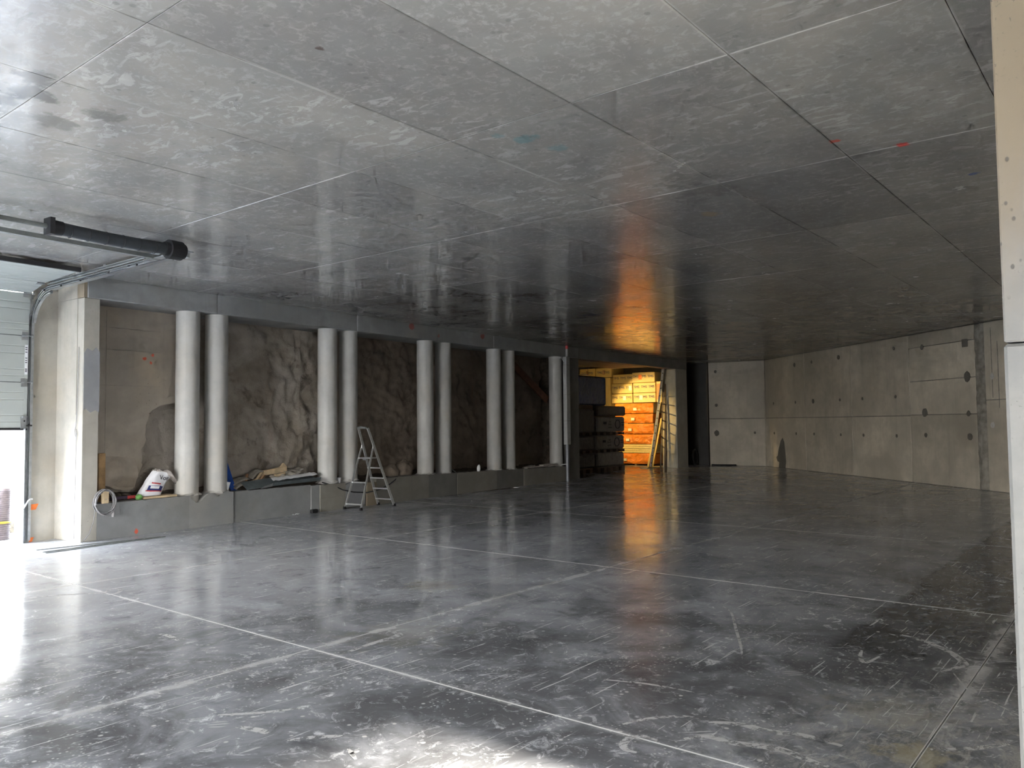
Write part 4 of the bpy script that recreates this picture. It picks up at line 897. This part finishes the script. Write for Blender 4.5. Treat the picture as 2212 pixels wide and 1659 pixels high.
for c0, cn in ((18.3, 'right hand'), (16.1, 'left hand')):
    for z, zn in ((1.3, 'upper'), (.69, 'middle'), (0.0, 'bottom')):
        t = thing('dunnage', 'dark timber skid blocks, %s layer of the %s grey stack' % (zn, cn), 'pallet', W(c0+.9, 1.5, z), AL); h = .1 if z > .1 else .19
        for k in range(5): obj('block', MB().box(c0+.42*k-.06, c0+.42*k+.12, DK+.02, 2.08, z, z+h, W), M['pallet'], t)
        if z < .1: obj('deck', MB().box(c0-.1, c0+1.8, DK+.01, 2.1, .15, .19, W), M['pallet'], t)
t = thing('blue_bundle', 'dark blue film wrapped bundle on top of the grey stacks', 'insulation pack', W(17.9, 1.5, 2.25), AL)
obj('wrap', MB().bbox(16.2, 18.95, DK+.05, 2.1, 2.34, 3.36, .06, W), M['bluefilm'], t); obj('film_flap', MB().grid(3, 14, lambda u, v: W(18.96+.09*u+.03*noise.noise((v*4, u, 0)), DK+.02+.05*u, 2.36+1.02*v)), M['whitefilm'], t)
obj('support', MB().box(16.3, 18.1, DK+.1, 2.05, 2.2, 2.36, W), M['pallet'], t)
tag(obj('folded_film', MB().grid(20, 6, lambda u, v: W(16.6+1.5*u, 1.2+.7*v, 3.385+.06*math.sin(PI*v)*(1+.8*noise.noise((u*6, v*3, 0))))), M['whitefilm']), 'crumpled pale film sheet lying on the blue bundle', 'film')
# tall ladder and battens leaning on the opening's right reveal
t = thing('tall_ladder', 'tall grey aluminium ladder leaning upright at the right of the storage opening', 'ladder', W(21.9, .95, 0), AL)
la, lb = Vector((22.0, .88)), Vector((22.1, .34)); w_ = Vector((.40, .17))*.9
def LP(f, k): q = la.lerp(lb, f)+w_*(k-0); return W(q.x-.25, q.y-.02, 3.78*f)
for k in (0, 1): obj('rail', MB().bar(LP(0, k), LP(1, k), .07, .03, ex.to_3d()), M['alu'], t)
for i in range(13): f = .05+.075*i; obj('rung', MB().bar(LP(f, 0), LP(f, 1), .032, .032), M['alu'], t)
for i in range(13):
    f = .05+.075*i; p_ = LP(f, 0); obj('rung_end', MB().tube([p_-Vector((ex.x*.03+en.x*.03, ex.y*.03+en.y*.03, 0)), p_-Vector((ex.x*.0, ex.y*.0, 0))], .018, 8), M['rubber'], t)
for i, (a, b, L_) in enumerate(((W(22.3, 1.25, 0), W(22.75, .72, 3.35), 'yellow batten leaning left of the tall ladder, longest'), (W(22.5, 1.15, 0), W(22.8, .9, 1.9), 'shorter yellow batten behind the tall ladder'), (W(22.1, .62, 0), W(22.2, .5, 2.9), 'thin batten standing right of the tall ladder'), (W(22.12, .45, 0), W(22.2, .42, 3.2), 'thin batten nearest the pillar, right of the tall ladder'))):
    tag(obj('leaning_batten', MB().bar(a, b, .06, .03 if i < 2 else .02, ex.to_3d()), M['batten' if i < 2 else 'pallet']), L_, 'batten')
tag(obj('floor_plank', MB().box(21.3, 22.5, .75, 1.05, 0, .03, W), M['board']), 'pale board lying flat on the floor before the tall ladder', 'board')
LS, LD, LZ = 20.3, 2.6, 2.95
t = thing('work_lamp', 'warm work floodlight hung in the storage room behind the stacks', 'lamp', W(LS, LD, LZ), AL)
obj('housing', MB().bbox(-.08, .03, -.12, .12, -.09, .09, .01, lambda a, b_, c: W(LS+a, LD+b_, LZ+c)), M['rubber'], t); obj('cord', MB().tube([W(LS-.03, LD, LZ+.09), W(LS-.03, LD, CEIL-.01)], .006, 6), M['cableblack'], t)
q_ = NT('lamp glass'); q_.b.inputs['Emission Color'].default_value = (1, .72, .3, 1); q_.b.inputs['Emission Strength'].default_value = 30; M['glow'] = q_.done((1, .9, .7))
obj('glass', MB().box(.03, .04, -.1, .1, -.07, .07, lambda a, b_, c: W(LS+a, LD+b_, LZ+c)), M['glow'], t)
L_ = bpy.data.lights.new('lamp_light', 'SPOT'); L_.energy = 95; L_.color = (1, .66, .22); L_.shadow_soft_size = .06; L_.spot_size = math.radians(74); L_.spot_blend = .4
lo = bpy.data.objects.new('lamp_light', L_); C.objects.link(lo); lo.parent = t
aim = Vector((3., -1.25, -1.15)); lo.location = (.12, -.04, -.04); lo.rotation_euler = aim.to_track_quat('-Z', 'Y').to_euler()

# ------------------------------------------------------------------ just outside the garage door
MX, MY = -.37, 1.78
t = thing('mesh_roll', 'pale perforated mesh roll standing outside below the garage door', 'mesh roll', W(MX, MY, -.04), AL)
for k in range(24):
    z = -.03+.80*k/24; r = .145*(1-.35*k/24); obj('mesh_ring', MB().tube([W(MX+.06*k/24+r*math.cos(a), MY+r*math.sin(a), z) for a in [2*PI*j/20 for j in range(20)]], .006, 5, True), M['meshpink'], t)
obj('mesh_core', MB().tube([W(MX, MY, -.04), W(MX+.06, MY, .78)], [.138, .088], 20), M['meshcore'], t)
obj('yellow_band', MB().tube([W(MX+.02+.128*math.cos(a), MY+.128*math.sin(a), .24) for a in [2*PI*j/20 for j in range(20)]], .022, 6, True), M['yellow'], t)
tag(obj('yellow_hose', MB().tube([W(-.60+.16*math.cos(a), 1.72, .3+.26*math.sin(a)) for a in [2*PI*j/20 for j in range(20)]], .025, 8, True), M['yellow']), 'yellow hose loop outside beside the mesh roll', 'hose')
tag(obj('rubble_heap', MB().grid(24, 10, lambda u, v: W(-1.45+1.95*u, 2.5+.9*v, -.05+math.sin(PI*min(1, u*1.02))**.8*math.sin(PI*v)*.72*(1+.5*noise.noise((u*8, v*6, 0))))), M['rubbleout']), 'heap of pale rubble and twigs outside behind the mesh roll', 'rubble')

# ------------------------------------------------------------------ light guides at the two openings (sky portals)
def portal(name, c, xd, yd_, w, h):
    l = bpy.data.lights.new(name, 'AREA'); l.shape = 'RECTANGLE'; l.size = w; l.size_y = h
    try: l.cycles.is_portal = True
    except Exception: return
    o = bpy.data.objects.new(name, l); C.objects.link(o); o.matrix_world = frame(c, xd, yd_)
portal('front_portal', (.82, YO-.27, 1.25), (1, 0, 0), (0, 0, 1), 5.25, 2.5)
portal('side_portal', (XW-.32, 8, 1.65), (0, -1, 0), (0, 0, 1), 8, 3.3)           # light shines along -z of this frame: into the room
portal('door_portal', W(-2.85, 1.2, .9), (-ex.x, -ex.y, 0), (0, 0, 1), 4.8, 1.75)
